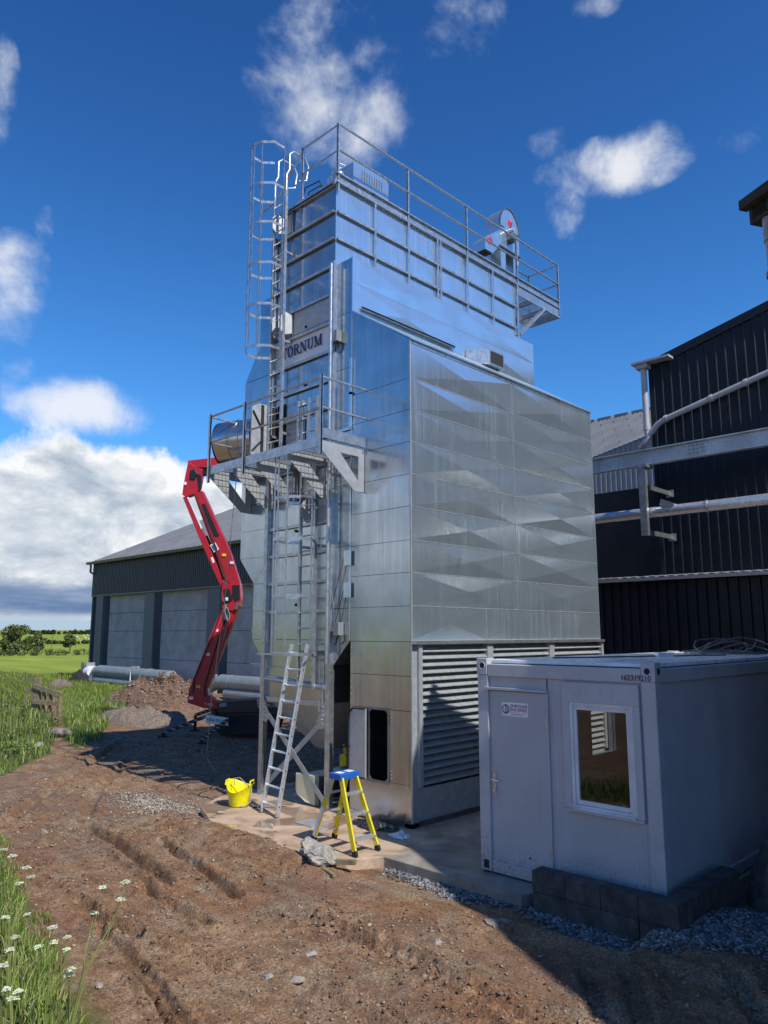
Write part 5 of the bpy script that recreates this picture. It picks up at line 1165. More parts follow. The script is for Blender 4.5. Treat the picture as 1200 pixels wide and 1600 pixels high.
ra = flat([(287, 778), (294, 776), (322, 838), (340, 882), (359, 926), (352, 930), (332, 886), (313, 842)], -.05, .16, 'tie_arm', 'red_paint')
flat([(294, 778), (297, 778), (318, 826), (316, 828)], -.14, .01, 'arm_print', 'white_print', ra, 0); flat([(331, 872), (334, 871), (337, 879), (334, 881)], -.14, .01, 'arm_print', 'white_print', ra, 0)
m = MB(); m.tube([PP(322, 838, LB, LN), PP(352, 905, LB, LN)], .055, 10); m.build('ram', 'black_paint', BL, smooth=True)
m = MB(); m.tube([PP(343, 875, LB, LN) - fw_ * .1, PP(356, 912, LB, LN) - fw_ * .1], .045, 10); m.build('ram_rod', 'chrome', BL, smooth=True)
flat([(296, 722), (308, 731), (318, 735), (316, 752), (312, 768), (303, 774), (292, 778), (286.5, 774), (288, 762), (291, 745)], .0, .30, 'jib_knuckle', 'red_paint'); flat([(299, 738), (306, 734), (311, 742), (306, 752), (298, 750)], -.17, .03, 'knuckle_recess', 'black_paint'); flat([(309, 742), (317, 744), (317, 766), (313, 770)], -.16, .03, 'knuckle_recess', 'black_paint')
m = MB(); c_ = PP(291.5, 757, LB, LN) - fw_ * .17
for i in range(1): m.tube([c_, c_ - fw_ * .012], .055, 14)
m.build('warning_disc', 'white_print', BL)
flat([(294, 720), (356, 713), (356, 727), (322, 731), (294, 731)], .1, .30, 'jib', 'red_paint'); flat([(312, 733), (340, 726), (350, 728), (322, 742), (313, 744)], .1, .16, 'jib_ram', 'black_paint')
kn = flat([(350, 908), (360, 914), (377, 912), (378, 936), (376, 948), (370, 956), (350, 952), (348, 934)], -.02, .40, 'knuckle', 'red_paint')
flat([(366, 915), (376, 915), (377, 936), (370, 940), (366, 930)], -.24, .03, 'knuckle_recess', 'black_paint', kn, 0); flat([(352, 921), (361, 921), (366, 938), (356, 944)], -.24, .02, 'knuckle_recess', 'black_paint', kn, 0); flat([(355, 934), (359, 934), (359, 939), (355, 939)], -.26, .02, 'tag', 'white_print', kn, 0)
for x, y in ((353, 938), (372, 950), (374, 945)):
    m = MB(); c_ = PP(x, y, LB, LN) - fw_ * .20; m.tube([c_, c_ - fw_ * .09], .055, 12); m.build('pivot_pin', 'zinc_dark', kn)
m = MB()
for k in range(4): pts = [PP(352 + dx + k * 1.2, y, LB, LN) - fw_ * (.22 + .03 * k) for dx, y in ((2, 945), (-1, 955), (1, 966), (5, 972), (7, 962), (3, 950))]; m.tube(pts, .014, 6)
m.tube([PP(x, y, LB, LN) - fw_ * .25 for x, y in ((357, 956), (358, 975), (355, 990), (352, 999))], .014, 6); m.build('hoses', 'rope_grey', BL, smooth=True)
for k, pl in enumerate((((349, 950), (338, 985), (322, 1022), (306, 1060), (304, 1082)), ((357, 960), (346, 990), (334, 1030), (322, 1072), (322, 1088)), ((306, 772), (322, 806), (336, 846), (350, 890), (356, 915)))):
    m = MB(); m.tube([PP(x, y, LB, LN) - fw_ * .20 for x, y in pl], .018, 6); m.build('hydraulic_hose', 'black_rubber', BL, smooth=True)
for x, y, c_ in ((340, 985, 'white_print'), (327, 1022, 'white_print'), (364, 880, 'white_print'), (301, 1090, 'white_print'), (352, 868, 'yellow_frp'), (312, 1072, 'yellow_frp')):
    a = PP(x, y, LB, LN) - fw_ * .186; m = MB(); m.prism([a + _rt * .06 + Vector((0, 0, .04)), a - _rt * .06 + Vector((0, 0, .04)), a - _rt * .06 - Vector((0, 0, .04)), a + _rt * .06 - Vector((0, 0, .04))], fw_ * .01); m.build('decal', c_, BL)
# turret, chassis, tracks, outriggers
flat([(342, 1096), (404, 1092), (407, 1112), (346, 1112)], .1, .9, 'turret', 'black_paint'); flat([(347, 1097), (358, 1096), (358, 1102), (347, 1103)], -.37, .012, 'turret_label', 'cladding_grey')
flat([(330, 1108), (440, 1104), (440, 1124), (334, 1126)], .35, .9, 'chassis', 'black_paint')
for off in (-.15, .95): flat([(338, 1128), (350, 1120), (430, 1116), (438, 1124), (432, 1142), (350, 1148), (340, 1140)], off, .30, 'track', 'black_rubber')
def outrigger(a, b, off, w=.11):
    p = PP(*a, LB, LN) + fw_ * off; q = PP(*b, LB, LN) + fw_ * off; q.z = max(q.z, tz(q.x, q.y) + .1); d = (q - p)
    m = MB(); m.bar(p, q, .12, w); o = m.build('outrigger', 'black_paint', BL, bevel=.01)
    m = MB(); n = 7; s = d.normalized().cross(Vector((0, 0, 1))).normalized(); u = s.cross(d.normalized()) * (1 if s.cross(d).z > 0 else -1)
    if s.dot(fw_) > 0: s = -s
    for k in range(n):
        c = p + d * ((k + .5) / n) + s * .064; t = d / n * .28; m.prism([c - t - u * w * .4, c - u * w * .4, c + t * 1.6 + u * w * .4, c + t * .6 + u * w * .4], s * .004)
    m.build('hazard_stripes', 'cladding_grey', o)
    m = MB(); m.tube([q, (q.x, q.y, tz(q.x, q.y) + .03)], .05, 10); m.tube([(q.x, q.y, tz(q.x, q.y) + .03), (q.x, q.y, tz(q.x, q.y) - .02)], .16, 14); m.build('foot', 'black_rubber', o)
outrigger((340, 1112), (258, 1144), -.2); outrigger((372, 1116), (333, 1164), -1.5); outrigger((338, 1108), (290, 1124), 1.2)
sg = [PP(x, y, LB, LN) - fw_ * .62 for x, y in ((329, 1113), (363, 1118), (363, 1130), (329, 1126))]; m = MB(); m.prism(sg, fw_ * .02); m.build('sign_plate', 'white_print', BL)
xd = (sg[1] - sg[0]).normalized(); text_mesh('01566 570 7652', .115, 'sign_text', 'dark_print', BL, sg[3] + xd * .03 + Vector((0, 0, .075)) - fw_ * .004, xd, (0, 0, 1), .001, sx=.80, bold=.002)
e1 = PP(322, 1101, LB, LN) - fw_ * .184; text_mesh('T-900', .10, 'boom_text', 'white_print', BL, e1, (_rt.x, _rt.y, -.12), UP, .001)
e1 = PP(386, 1126, LB, LN) - fw_ * .12; text_mesh('6400', .09, 'chassis_text', 'white_print', BL, e1, _rt, UP, .001)
# the rope hanging from the platform rail down to the ground
m = MB(); t0 = P(372, 655, 0, 7.94); t1 = ground(322, 1205)
m.tube([t0, t0 + Vector((0, 0, -1.2)), t0.lerp(t1, .45) + Vector((0, -.1, -.2)), t0.lerp(t1, .75) + Vector((.0, .05, -.1)), t1 + Vector((0, 0, .3)), t1 + Vector((.1, -.2, .02))], .008, 6)
tag(m.build('hanging_rope', 'rope_grey', base=t1, smooth=True), 'thin grey rope hanging from the platform rail to the ground', 'rope')

# ------------------------------------------------------------------ ladders, tub, machine under the hopper
AL = thing('aluminium_ladder', (7.95, 10.5, 0), 'aluminium ladder leaning up to the lower caged ladder', 'ladder')
fa, fb = Vector((7.97, 10.24, .012)), Vector((8.02, 10.72, .012)); ta, tb_ = P(489, 1003, 0, 8.62), P(464, 1012, 0, 8.62)
ta.y = fa.y + .08; tb_.y = fb.y + .04; ta.z = 2.78; tb_.z = 2.78
for f_, t_ in ((fa, ta), (fb, tb_)):
    m = MB(); m.bar(f_, t_, .026, .075, (1, 0, .4)); s_ = m.build('stile', 'aluminium', AL, bevel=.004)
    m = MB(); m.bar(f_ + (t_ - f_) * .0, f_ + (t_ - f_) * .022, .032, .082, (1, 0, .4)); m.build('rubber_foot', 'cladding_grey', s_)
    m = MB()
    for k in range(10): c = f_.lerp(t_, .055 + k * .0985); m.tube([c + Vector((0, -.016, 0)), c + Vector((0, .016, 0))], .013, 8)
    m.build('rung_ends', 'black_rubber', s_)
m = MB(); m.tube([fa.lerp(ta, .055), fb.lerp(tb_, .055)], .019, 8); r0 = m.build('rung', 'aluminium', AL, smooth=True)
for k in range(1, 10): dup(r0, (ta - fa) * (.0985 * k))

SLX = thing('step_ladder', (7.5, 8.2, 0), 'yellow step ladder with a blue top standing on the muddy slab', 'step ladder')
f1, f2, r1, r2 = Vector((7.36, 7.74, .0)), Vector((7.80, 7.74, .0)), Vector((7.52, 8.80, .0)), Vector((7.80, 8.66, .0))
tops = [P(541, 1209, 1, 8.0), P(570, 1203, 1, 8.0)]; TZ = .985
t1_, t2_ = Vector((7.44, 8.13, TZ)), Vector((7.74, 8.16, TZ)); u1, u2 = Vector((7.45, 8.30, TZ)), Vector((7.75, 8.33, TZ))
def stile(a, b, nm='stile'):
    m = MB(); d = (b - a).normalized(); m.bar(a + d * .05, b, .03, .075, (0, 1, 0)); o = m.build(nm, 'yellow_frp', SLX, bevel=.004)
    m = MB(); m.bar(a, a + d * .075, .040, .09, (0, 1, 0)); m.build('rubber_foot', 'black_rubber', o, bevel=.006); return o
stile(f1, t1_); stile(f2, t2_); ls = stile(r1, u1, 'rear_stile'); stile(r2, u2, 'rear_stile')
m = MB(); s = (r1 - u1); c = u1 + s * .16; m.bar(u1 + s * .03 + Vector((-.02, 0, 0)), u1 + s * .34 + Vector((-.02, 0, 0)), .006, .062, (0, 1, 0)); m.build('blue_label', 'cabin_frame', ls); m = MB(); m.bar(u1 + s * .48 + Vector((-.02, 0, 0)), u1 + s * .93 + Vector((-.02, 0, 0)), .006, .055, (0, 1, 0)); m.build('safety_label', 'white_print', ls)
for k, t in enumerate((.24, .50, .80)):
    a, b = t1_.lerp(f1, t), t2_.lerp(f2, t); m = MB(); m.bar(a, b, .11, .028); m.build('tread', 'aluminium', SLX, bevel=.004)
    if k == 2:
        m = MB(); mid = a.lerp(b, .22); m.bar(mid, t1_.lerp(f1, .93), .02, .012); m.bar(a.lerp(b, .75), t2_.lerp(f2, .93), .02, .012); m.build('tread_brace', 'aluminium', SLX)
for t in (.27, .55, .84):
    m = MB(); a, b = u1.lerp(r1, t), u2.lerp(r2, t); m.bar(a, b, .035, .03); m.build('rear_rail', 'aluminium', SLX)
m = MB(); m.bar(u1.lerp(r1, .5), t1_.lerp(f1, .52), .02, .012); m.bar(u2.lerp(r2, .5), t2_.lerp(f2, .52), .02, .012); m.bar(u1.lerp(r1, .86), u1.lerp(r1, .84).lerp(u2.lerp(r2, .98), .8), .02, .012); m.build('spreader', 'aluminium', SLX)
m = MB(); m.prism([(7.39, 8.08, TZ - .05), (7.79, 8.11, TZ - .05), (7.80, 8.37, TZ - .05), (7.40, 8.34, TZ - .05)], (0, 0, .085)); m.build('top_cap', 'blue_plastic', SLX, bevel=.012)
m = MB(); m.prism([(7.44, 8.15, TZ + .033), (7.55, 8.16, TZ + .033), (7.55, 8.28, TZ + .033), (7.44, 8.27, TZ + .033)], (0, 0, .004)); m.prism([(7.62, 8.16, TZ + .033), (7.74, 8.17, TZ + .033), (7.74, 8.29, TZ + .033), (7.62, 8.28, TZ + .033)], (0, 0, .004)); m.build('tool_recess', 'white_print', SLX)

TB = thing('rubble_tub', (8.05, 11.42, .0), 'yellow flexible tub standing at the slab edge by the dryer leg', 'tub')
m = MB(); n = 28; prof = [(.145, 0), (.17, .02), (.195, .18), (.22, .33), (.23, .345), (.215, .345), (.205, .33), (.18, .18), (.155, .03), (0, .03)]
for r_, h_ in prof:
    for j in range(n): t = 2 * math.pi * j / n; dip = -.05 * math.sin(2 * t + .9) * (h_ / .345) + .05 * math.cos(t - 1.0) * (h_ / .345); m.v.append((8.05 + r_ * math.cos(t), 11.42 + r_ * math.sin(t), h_ + dip))
for i in range(len(prof) - 1):
    for j in range(n): m.f.append((i * n + j, i * n + (j + 1) % n, (i + 1) * n + (j + 1) % n, (i + 1) * n + j))
m.f.append(tuple(reversed(range(n)))); m.build('tub_body', 'yellow_tub', TB, smooth=True)
for s in (1, -1):
    m = MB(); c = Vector((8.05 + s * .12, 11.42 - s * .19, .36)); d = Vector((.85 * 1, .53, 0)); m.tube([c - d * .10, c - d * .07 + Vector((0, 0, .07)), c + d * .07 + Vector((0, 0, .07)), c + d * .10], .014, 8); m.build('tub_handle', 'yellow_tub', TB, smooth=True)
m = MB(); m.tube([(8.0, 11.5, .34), (7.98, 11.5, .46), (8.05, 11.42, .47), (8.12, 11.36, .38), (8.15, 11.2, .30), (8.1, 11.16, .1), (8.0, 11.2, .03), (7.9, 11.4, .02)], .008, 6); tag(m.build('tub_rope', 'rope_grey', base=(8.05, 11.3, .02), smooth=True), 'loose grey cord hanging over the rim of the yellow tub', 'rope')
m = MB(); m.tube([(8.26, 11.0, 0.0), (8.28, 11.0, .33), (8.28, 11.02, .40)], [.014, .014, .02], 8); m.tube([(8.10, 11.1, .012), (8.6, 10.8, .012)], .014, 6); tag(m.build('hand_tool', 'machine_dark', base=(8.26, 11, 0), smooth=True), 'thin upright tool handle next to the yellow tub', 'tool')

CV = thing('conveyor', (9.5, 10.9, 0), 'dark conveyor trough with a cream end cover under the dryer hopper', 'conveyor')
m = MB(); m.prism([(9.02, 10.36, .10), (9.02, 10.78, .10), (9.02, 10.86, .22), (9.02, 10.86, .50), (9.02, 10.36, .50)], (4.2, 0, 0)); m.build('trough', 'machine_dark', CV, bevel=.01)
m = MB(); m.prism([(8.90, 10.40, .02), (8.86, 10.62, .06), (8.86, 10.84, .16), (8.86, 10.88, .24), (8.86, 10.88, .52), (8.90, 10.40, .52)], (.11, 0, 0)); m.build('end_cover', 'cream_paint', CV, bevel=.012)
m = MB()
for x in (9.3, 9.8, 10.4, 11.0): m.box((x, 10.352, .10), (x + .05, 10.36, .50)); m.lathe([(0, -.03), (.05, -.03), (.05, 0)], (x + .22, 10.36, .30), 12, axis=1)
m.build('trough_ribs', 'zinc_dark', CV)
m = MB(); m.box((10.6, 10.28, .0), (11.0, 10.6, .9)); tag(m.build('motor_cabinet', 'zinc_dark', base=(10.8, 10.4, 0), bevel=.01), 'grey cabinet deep in the dark gap beside the hopper', 'cabinet')
m = MB(); m.box((10.2, 11.0, 0), (10.4, 11.2, .65)); m.tube([(10.3, 11.1, .65), (10.3, 11.1, .8)], .06, 10); tag(m.build('work_lamp', 'yellow_frp', base=(10.3, 11.1, 0), bevel=.02), 'small yellow case in the shade under the hopper', 'case')

# dark sheet and clear bag on the slab
def crumple(name, c, rx, ry, h, mt, label, cat, seed, n=36, fold=6):
    g_ = np.linspace(-1, 1, n); A, B_ = np.meshgrid(g_, g_); X = c[0] + A * rx + .05 * (fbm(A * 3, B_ * 3, 3, seed) - .5); Y = c[1] + B_ * ry + .07 * (fbm(A * 3 + 5, B_ * 3, 3, seed + 1) - .5)
    Rr = np.hypot(A, B_); Z = .006 + h * np.abs(fbm(A * fold * .5, B_ * fold * .5, 4, seed + 2) - .48) * 3.2 * np.clip(1.15 - Rr, 0.05, 1)
    keep = (Rr + .35 * (fbm(A * 2, B_ * 2, 3, seed + 7) - .5)) < 1.0; i = np.arange(n - 1)[:, None] * n; j = np.arange(n - 1)[None, :]
    Fq = np.stack([i + j, i + j + 1, i + n + j + 1, i + n + j], -1)[keep[:-1, :-1]].reshape(-1, 4)
    o = np_mesh(name, np.stack([X.ravel(), Y.ravel(), Z.ravel()], 1), Fq, mt, smooth=True, base=(c[0], c[1], 0)); return tag(o, label, cat)
crumple('black_sheet', (8.72, 8.72), .26, .46, .16, 'black_sheet', 'crumpled black plastic sheet on the slab against the dryer foot', 'sheet', 3)
crumple('clear_bag', (8.52, 8.02), .13, .20, .11, 'bag_plastic', 'crumpled clear plastic bag beside the dryer corner', 'bag', 9)
m = MB(); m.box((7.95, 9.35, .002), (8.3, 9.75, .02)); tag(m.build('steel_offcut', 'zinc_dull', base=(8.1, 9.5, 0)), 'flat steel offcut lying on the slab behind the step ladder', 'offcut')

# ------------------------------------------------------------------ stones
def rock(name, c, s, seed, mt, label, rot=0, sub=3, group=None, amp=.35):
    bm = bmesh.new(); bmesh.ops.create_icosphere(bm, subdivisions=sub, radius=1); rg = np.random.RandomState(seed); cuts = [(Vector(rg.normal(size=3)).normalized(), rg.uniform(.45, .85)) for _ in range(11)]
    for v in bm.verts:
        p = v.co.copy()
        for nrm, dd in cuts:
            e = p.dot(nrm) - dd
            if e > 0: p -= nrm * e
        q = p * 2.3; p *= 1 + amp * (fbm(np.array([q.x + q.z * .7 + seed]), np.array([q.y - q.z * .6]), 5, seed, .7)[0] - .5)
        x, y = p.x * s[0], p.y * s[1]; v.co = (x * math.cos(rot) - y * math.sin(rot), x * math.sin(rot) + y * math.cos(rot), p.z * s[2])
    me = bpy.data.meshes.new(name); bm.to_mesh(me); bm.free(); me.materials.append(MATS[mt]); me.polygons.foreach_set('use_smooth', [False] * len(me.polygons))
    o = bpy.data.objects.new(name, me); COL.objects.link(o); z = max(tz(c[0], c[1]), 0 if c[0] > 7.05 and c[1] < 12 else -9); o.location = (c[0], c[1], z + s[2] * .35); BASE[o.name] = Vector(o.location)
    return tag(o, label, 'rock', group)
rock('rubble_chunk', (6.98, 8.12), (.28, .26, .19), 4, 'rock_pale', 'big pale lump of broken concrete in front of the step ladder', .3, 4, amp=.7)
rock('rubble_chunk', (6.85, 7.83), (.22, .28, .15), 8, 'rock_pale', 'smaller pale concrete lump leaning on the big one by the step ladder', .9, 4, amp=.6)
m = MB(); m.prism([(6.92, 7.75, 0), (7.05, 7.42, .03), (7.1, 7.44, .03), (6.98, 7.78, 0)], (0, 0, .06)); tag(m.build('timber_offcut', 'old_wood', base=(7, 7.6, 0)), 'short dark timber piece beside the pale concrete lumps', 'timber')
m = MB(); m.bar((6.78, 8.02, .02), (6.72, 7.45, -.03), .05, .04); tag(m.build('timber_batten', 'old_wood', base=(6.75, 7.7, 0)), 'thin batten lying against the pale concrete lumps', 'timber')
for i, (px, py, sx, mt, lb) in enumerate(((466, 1532, .085, 'rock', 'rounded tan stone in the mud, right of a pair'), (419, 1527, .07, 'rock_pale', 'grey stone in the mud, left of the tan one'), (485, 1493, .07, 'rock_pale', 'flat pale stone standing out on the mud'),
        (155, 1543, .06, 'rock', 'brown stone in the mud near the cow parsley'), (685, 1475, .075, 'rock', 'flat tan stone half sunk near the shade edge'), (95, 1150, .36, 'rock', 'large pinkish boulder at the foot of the grass bank'), (60, 1168, .22, 'rock', 'boulder in the grass left of the large pinkish one'),
        (178, 1108, .26, 'rock', 'tan boulder in the grass below the soil heap'), (242, 1127, .2, 'rock', 'pale stone in the gravel heap'), (770, 1442, .11, 'rock', 'flat grey stone in the shade by the gravel'), (790, 1440, .07, 'rock', 'small slab of stone right beside the flat grey one in the shade'),
        (1190, 1398, .12, 'rock_pale', 'pale stone at the right edge below the rubble heap'), (1022, 1432, .05, 'rock', 'small reddish stone at the block wall corner'), (232, 1248, .07, 'rock_pale', 'pale stone on the track near the tub'), (300, 1262, .06, 'rock_pale', 'small pale stone on the mud left of the tub'),
        (420, 1308, .10, 'rock_pale', 'grey stone at the front edge of the slab'), (1180, 1478, .06, 'rock_pale', 'angular stone at the lower right in the gravel'), (70, 1300, .06, 'rock_pale', 'pale stone on the left track'), (345, 1285, .09, 'rock', 'tan stone at the muddy slab edge'))):
    q = ground(px, py); rock('stone', (q.x, q.y), (sx, sx * random.uniform(.7, 1.1), sx * random.uniform(.30, .5)), 20 + i, mt, lb, random.uniform(0, 6), 3)

def stone_mass(name, pts, size, cols, seed, label):
    rg = np.random.RandomState(seed); n = len(pts)
    bv = np.array([(1, 0, 0), (-1, 0, 0), (0, 1, 0), (0, -1, 0), (0, 0, 1), (0, 0, -1), (.7, .7, .1), (-.7, .7, -.1), (.7, -.7, .15), (-.7, -.7, 0)], float)
    bf = np.array([(0, 6, 4), (6, 2, 4), (2, 7, 4), (7, 1, 4), (1, 9, 4), (9, 3, 4), (3, 8, 4), (8, 0, 4), (6, 0, 5), (2, 6, 5), (7, 2, 5), (1, 7, 5), (9, 1, 5), (3, 9, 5), (8, 3, 5), (0, 8, 5)])
    V = bv[None] * rg.uniform(.65, 1.2, (n, 10, 1)) * (size[:, None, None] * rg.uniform(.6, 1.25, (n, 1, 3)) * np.array([1, 1, .62]))
    a = rg.uniform(0, 6.28, n); c, s = np.cos(a)[:, None], np.sin(a)[:, None]; X = V[..., 0] * c - V[..., 1] * s; Y = V[..., 0] * s + V[..., 1] * c
    Z = V[..., 2] + X * rg.uniform(-.3, .3, (n, 1)); Vw = np.stack([X + pts[:, None, 0], Y + pts[:, None, 1], Z + pts[:, None, 2]], -1).reshape(-1, 3)
    Fq = (bf[None] + 10 * np.arange(n)[:, None, None]).reshape(-1, 3)
    ci = np.asarray(cols)[rg.randint(0, len(cols), n)] * rg.uniform(.7, 1.25, (n, 1)); C_ = np.repeat(ci, 10, 0)
    o = np_mesh(name, Vw, Fq, 'stones', C_); return tag(o, label, name.replace('_', ' '), kind='stuff')
rg = np.random.RandomState(2)
def scatter(n, r0, r1, half, power=1.0):
    r = np.sqrt(rg.uniform(r0 ** power, r1 ** power, n) ** (2 / power)); a = HEAD + rg.uniform(-half, half, n); return r * np.cos(a), r * np.sin(a)
n = 60000; x, y = scatter(n, 4.8, 24, R(31), 1.0); k = (rg.rand(n) < .25 + .75 * sm(fbm(x * .9, y * .9, 3, 61), .45, .62)) & (grass_mask(x, y) < .4) & ~((x > 7.1) & (y > 3) & (y < 12.2)); x, y = x[k], y[k]
sz = (.005 + .020 * rg.rand(len(x)) ** 5) * (.7 + .05 * np.hypot(x, y)); stone_mass('pebbles', np.stack([x, y, terrain(x, y) + sz * .25], 1), sz, [(.21, .15, .105), (.26, .20, .15), (.13, .085, .06), (.34, .28, .22), (.21, .165, .13)], 3, 'small stones scattered over the muddy track')
n = 26000; x, y = scatter(n, 4.8, 16, R(31), 1.0); dm = np.min([np.abs(segdist(x, y, pts)[0] - 1.6 * w) for pts, w, _, _ in RUTS], axis=0)
k = (rg.rand(n) < .06 + .9 * np.exp(-(dm / .16) ** 2)) & (grass_mask(x, y) < .3) & ~((x > 7.1) & (y > 3.6) & (y < 12.2)); x, y = x[k], y[k]
sz = .006 + .026 * rg.rand(len(x)) ** 4; stone_mass('soil_clods', np.stack([x, y, terrain(x, y) + sz * .1], 1), sz, [(.20, .12, .075), (.15, .085, .05), (.25, .16, .10), (.12, .075, .05)], 13, 'lumps of turned up mud along the wheel ruts')
bx = [p[0] for p in POLY_G]; by = [p[1] for p in POLY_G]
n = 42000; x = rg.uniform(min(bx), max(bx), n); y = rg.uniform(min(by), max(by), n); k = inpoly(x + rg.normal(0, .08, n), y + rg.normal(0, .08, n), POLY_G); x, y = x[k], y[k]
sz = .011 + .026 * rg.rand(len(x)) ** 2; stone_mass('crushed_gravel', np.stack([x, y, terrain(x, y) + .02 * rg.rand(len(x))], 1), sz, [(.14, .142, .14), (.21, .21, .205), (.09, .09, .088), (.27, .27, .26)], 4, 'crushed grey gravel heaped along the low block wall')
q = g0(245, 1255); n = 2500; x = q[0] + rg.normal(0, .30, n); y = q[1] + rg.normal(0, .75, n); sz = .008 + .02 * rg.rand(n) ** 3; stone_mass('pale_chippings', np.stack([x, y, terrain(x, y) + .01], 1), sz, [(.36, .32, .26), (.44, .40, .34), (.28, .24, .2)], 6, 'pale stone chippings spilt on the track left of the tub')

# ------------------------------------------------------------------ heaps by the lift
q = ground(262, 1105); SH = (q.x + .8, q.y + 1.6); heap('soil_heap', SH, 2.0, 3.0, 1.02, 'soil_heap', 'reddish brown soil heap in front of the barn ducts', 'heap', 21, .55, 110, rot=.3, fr=3.4)
q = ground(235, 1130); heap('gravel_heap', (q.x, q.y + .3), 1.3, 2.0, .48, 'gravel_heap', 'grey stony heap in front of the reddish soil heap', 'heap', 33, .40, 90, rot=.2, fr=3.0)
q = ground(112, 1068); heap('dark_heap', (q.x + .5, q.y), .7, 1.0, .75, 'dark_heap', 'small black heap on the grass near the barn corner', 'heap', 41, .2, 36)
q = ground(88, 1076); heap('grey_heap', (q.x + .2, q.y), .7, 1.4, .45, 'gravel_heap', 'grey gravel heap beside the small black one', 'heap', 44, .15, 36)

x, y = rg.normal(SH[0], .95, 2600), rg.normal(SH[1], 1.35, 2600); _d = bpy.data.objects['soil_heap']; _co = np.array([tuple(v.co) for v in _d.data.vertices]) + np.array(_d.location)
_z = np.array([_co[np.argmin((_co[:, 0] - a) ** 2 + (_co[:, 1] - b) ** 2), 2] for a, b in zip(x, y)]); sz = .02 + .07 * rg.rand(len(x)) ** 4
stone_mass('heap_stones', np.stack([x, y, _z + sz * .2], 1), sz, [(.30, .22, .165), (.20, .12, .075), (.38, .31, .25), (.14, .085, .055)], 43, 'stones and lumps strewn over the reddish soil heap')
# ------------------------------------------------------------------ hurdle and fence
hq = ground(58, 1118); HU = thing('wooden_hurdle', hq, 'weathered wooden gate with sagging rails leaning in the grass', 'gate')
A0 = ground(53, 1120); sc = (hq - Vector((0, 0, H))).length / F; dv = (_rt - fw_ * .35).normalized(); L_ = 42 * sc
def hp(u, v): return Vector((A0.x, A0.y, A0.z)) + dv * (u * L_) + Vector((0, 0, v * sc))
for u, v0, v1, w in ((.04, -14, 51, .30), (.35, -20, 40, .09), (.62, -22, 34, .08), (.98, -20, 34, .11)):
    m = MB(); m.bar(hp(u, v0), hp(u, v1), w, .12, (dv.y, -dv.x, 0)); m.build('post', 'old_wood', HU, bevel=.01)
for v0, v1, w in ((41, 31, .17), (20, 19, .15), (2, 2, .16), (-14, -14, .15)):
    m = MB(); m.bar(hp(-.02, v0) + Vector((dv.y, -dv.x, 0)) * .1, hp(1.02, v1) + Vector((dv.y, -dv.x, 0)) * .1, .045, w); m.build('rail', 'old_wood', HU, bevel=.008)
m = MB(); m.bar(hp(-.35, 36), hp(.02, 36), .04, .12); m.bar(hp(-.35, 36), hp(-.38, 18), .06, .06); m.build('side_rail', 'old_wood', HU)
for i, (px, py, lb) in enumerate(((40, 1066, 'leaning fence post beyond the hurdle, left of two'), (90, 1068, 'fence post beyond the hurdle, near the grey heap'))):
    q = ground(px, py + 6); m = MB(); m.bar((q.x, q.y, q.z - .3), (q.x + .02, q.y + .03, q.z + 18 * (q - Vector((0, 0, H))).length / F), .09, .09, (1, 0, 0)); tag(m.build('fence_post', 'fence_wood', base=q), lb, 'post', 'old fence posts')

# ------------------------------------------------------------------ grass
def blades(name, x, y, hgt, wid, cols, seed, label, lean=.45, cat='grass'):
    rg = np.random.RandomState(seed); n = len(x); z = terrain(x, y) - .01; a = rg.uniform(0, 6.28, n); ln = lean * rg.rand(n) ** .8 * hgt; b = rg.uniform(0, 6.28, n)
    wx, wy = np.cos(a) * wid / 2, np.sin(a) * wid / 2; lx, ly = np.cos(b) * ln, np.sin(b) * ln
    V = np.zeros((n, 5, 3)); base = np.stack([x, y, z], 1)
    V[:, 0] = base + np.stack([-wx, -wy, 0 * x], 1); V[:, 1] = base + np.stack([wx, wy, 0 * x], 1)
    mid = base + np.stack([lx * .35, ly * .35, hgt * .58], 1); V[:, 2] = mid + np.stack([wx * .8, wy * .8, 0 * x], 1); V[:, 3] = mid - np.stack([wx * .8, wy * .8, 0 * x], 1)
    V[:, 4] = base + np.stack([lx, ly, hgt * (1 - .25 * ln / np.maximum(hgt, 1e-3))], 1)
    k = 5 * np.arange(n)[:, None]; Fq = np.concatenate([k + np.array([[0, 1, 2]]), k + np.array([[0, 2, 3]]), k + np.array([[3, 2, 4]])], 1).reshape(-1, 3)
    c = np.asarray(cols)[rg.randint(0, len(cols), n)] * rg.uniform(.45, 1.75, (n, 1)); o = np_mesh(name, V.reshape(-1, 3), Fq, 'grass_blades', np.repeat(c, 5, 0)); return tag(o, label, cat, kind='stuff')
GC = [(.12, .19, .030), (.16, .235, .045), (.09, .145, .028), (.23, .27, .08), (.20, .275, .055), (.34, .31, .15)]
n = 26000; x, y = scatter(n, 4.2, 13.5, R(31)); bd = bank_d(x, y); k = (bd + .7 * (fbm(x * 2, y * 2, 3, 12) - .5) > .12) & (bd < .55); x, y = x[k], y[k]
x2 = rg.uniform(1.4, 4.6, 26000); y2 = rg.uniform(5.2, 12.5, 26000); bd = bank_d(x2, y2); k = (bd + .8 * (fbm(x2 * 2.2, y2 * 2.2, 3, 12) - .5) > .15) & (bd < .55); x = np.concatenate([x, x2[k]]); y = np.concatenate([y, y2[k]])
bd = bank_d(x, y); blades('tall_grass', x, y, (.10 + .27 * rg.rand(len(x)) * sm(bd, 0, .6)) , .006 + .006 * rg.rand(len(x)), GC + [(.17, .23, .05)], 5, 'long green grass in the lower left corner', .95)
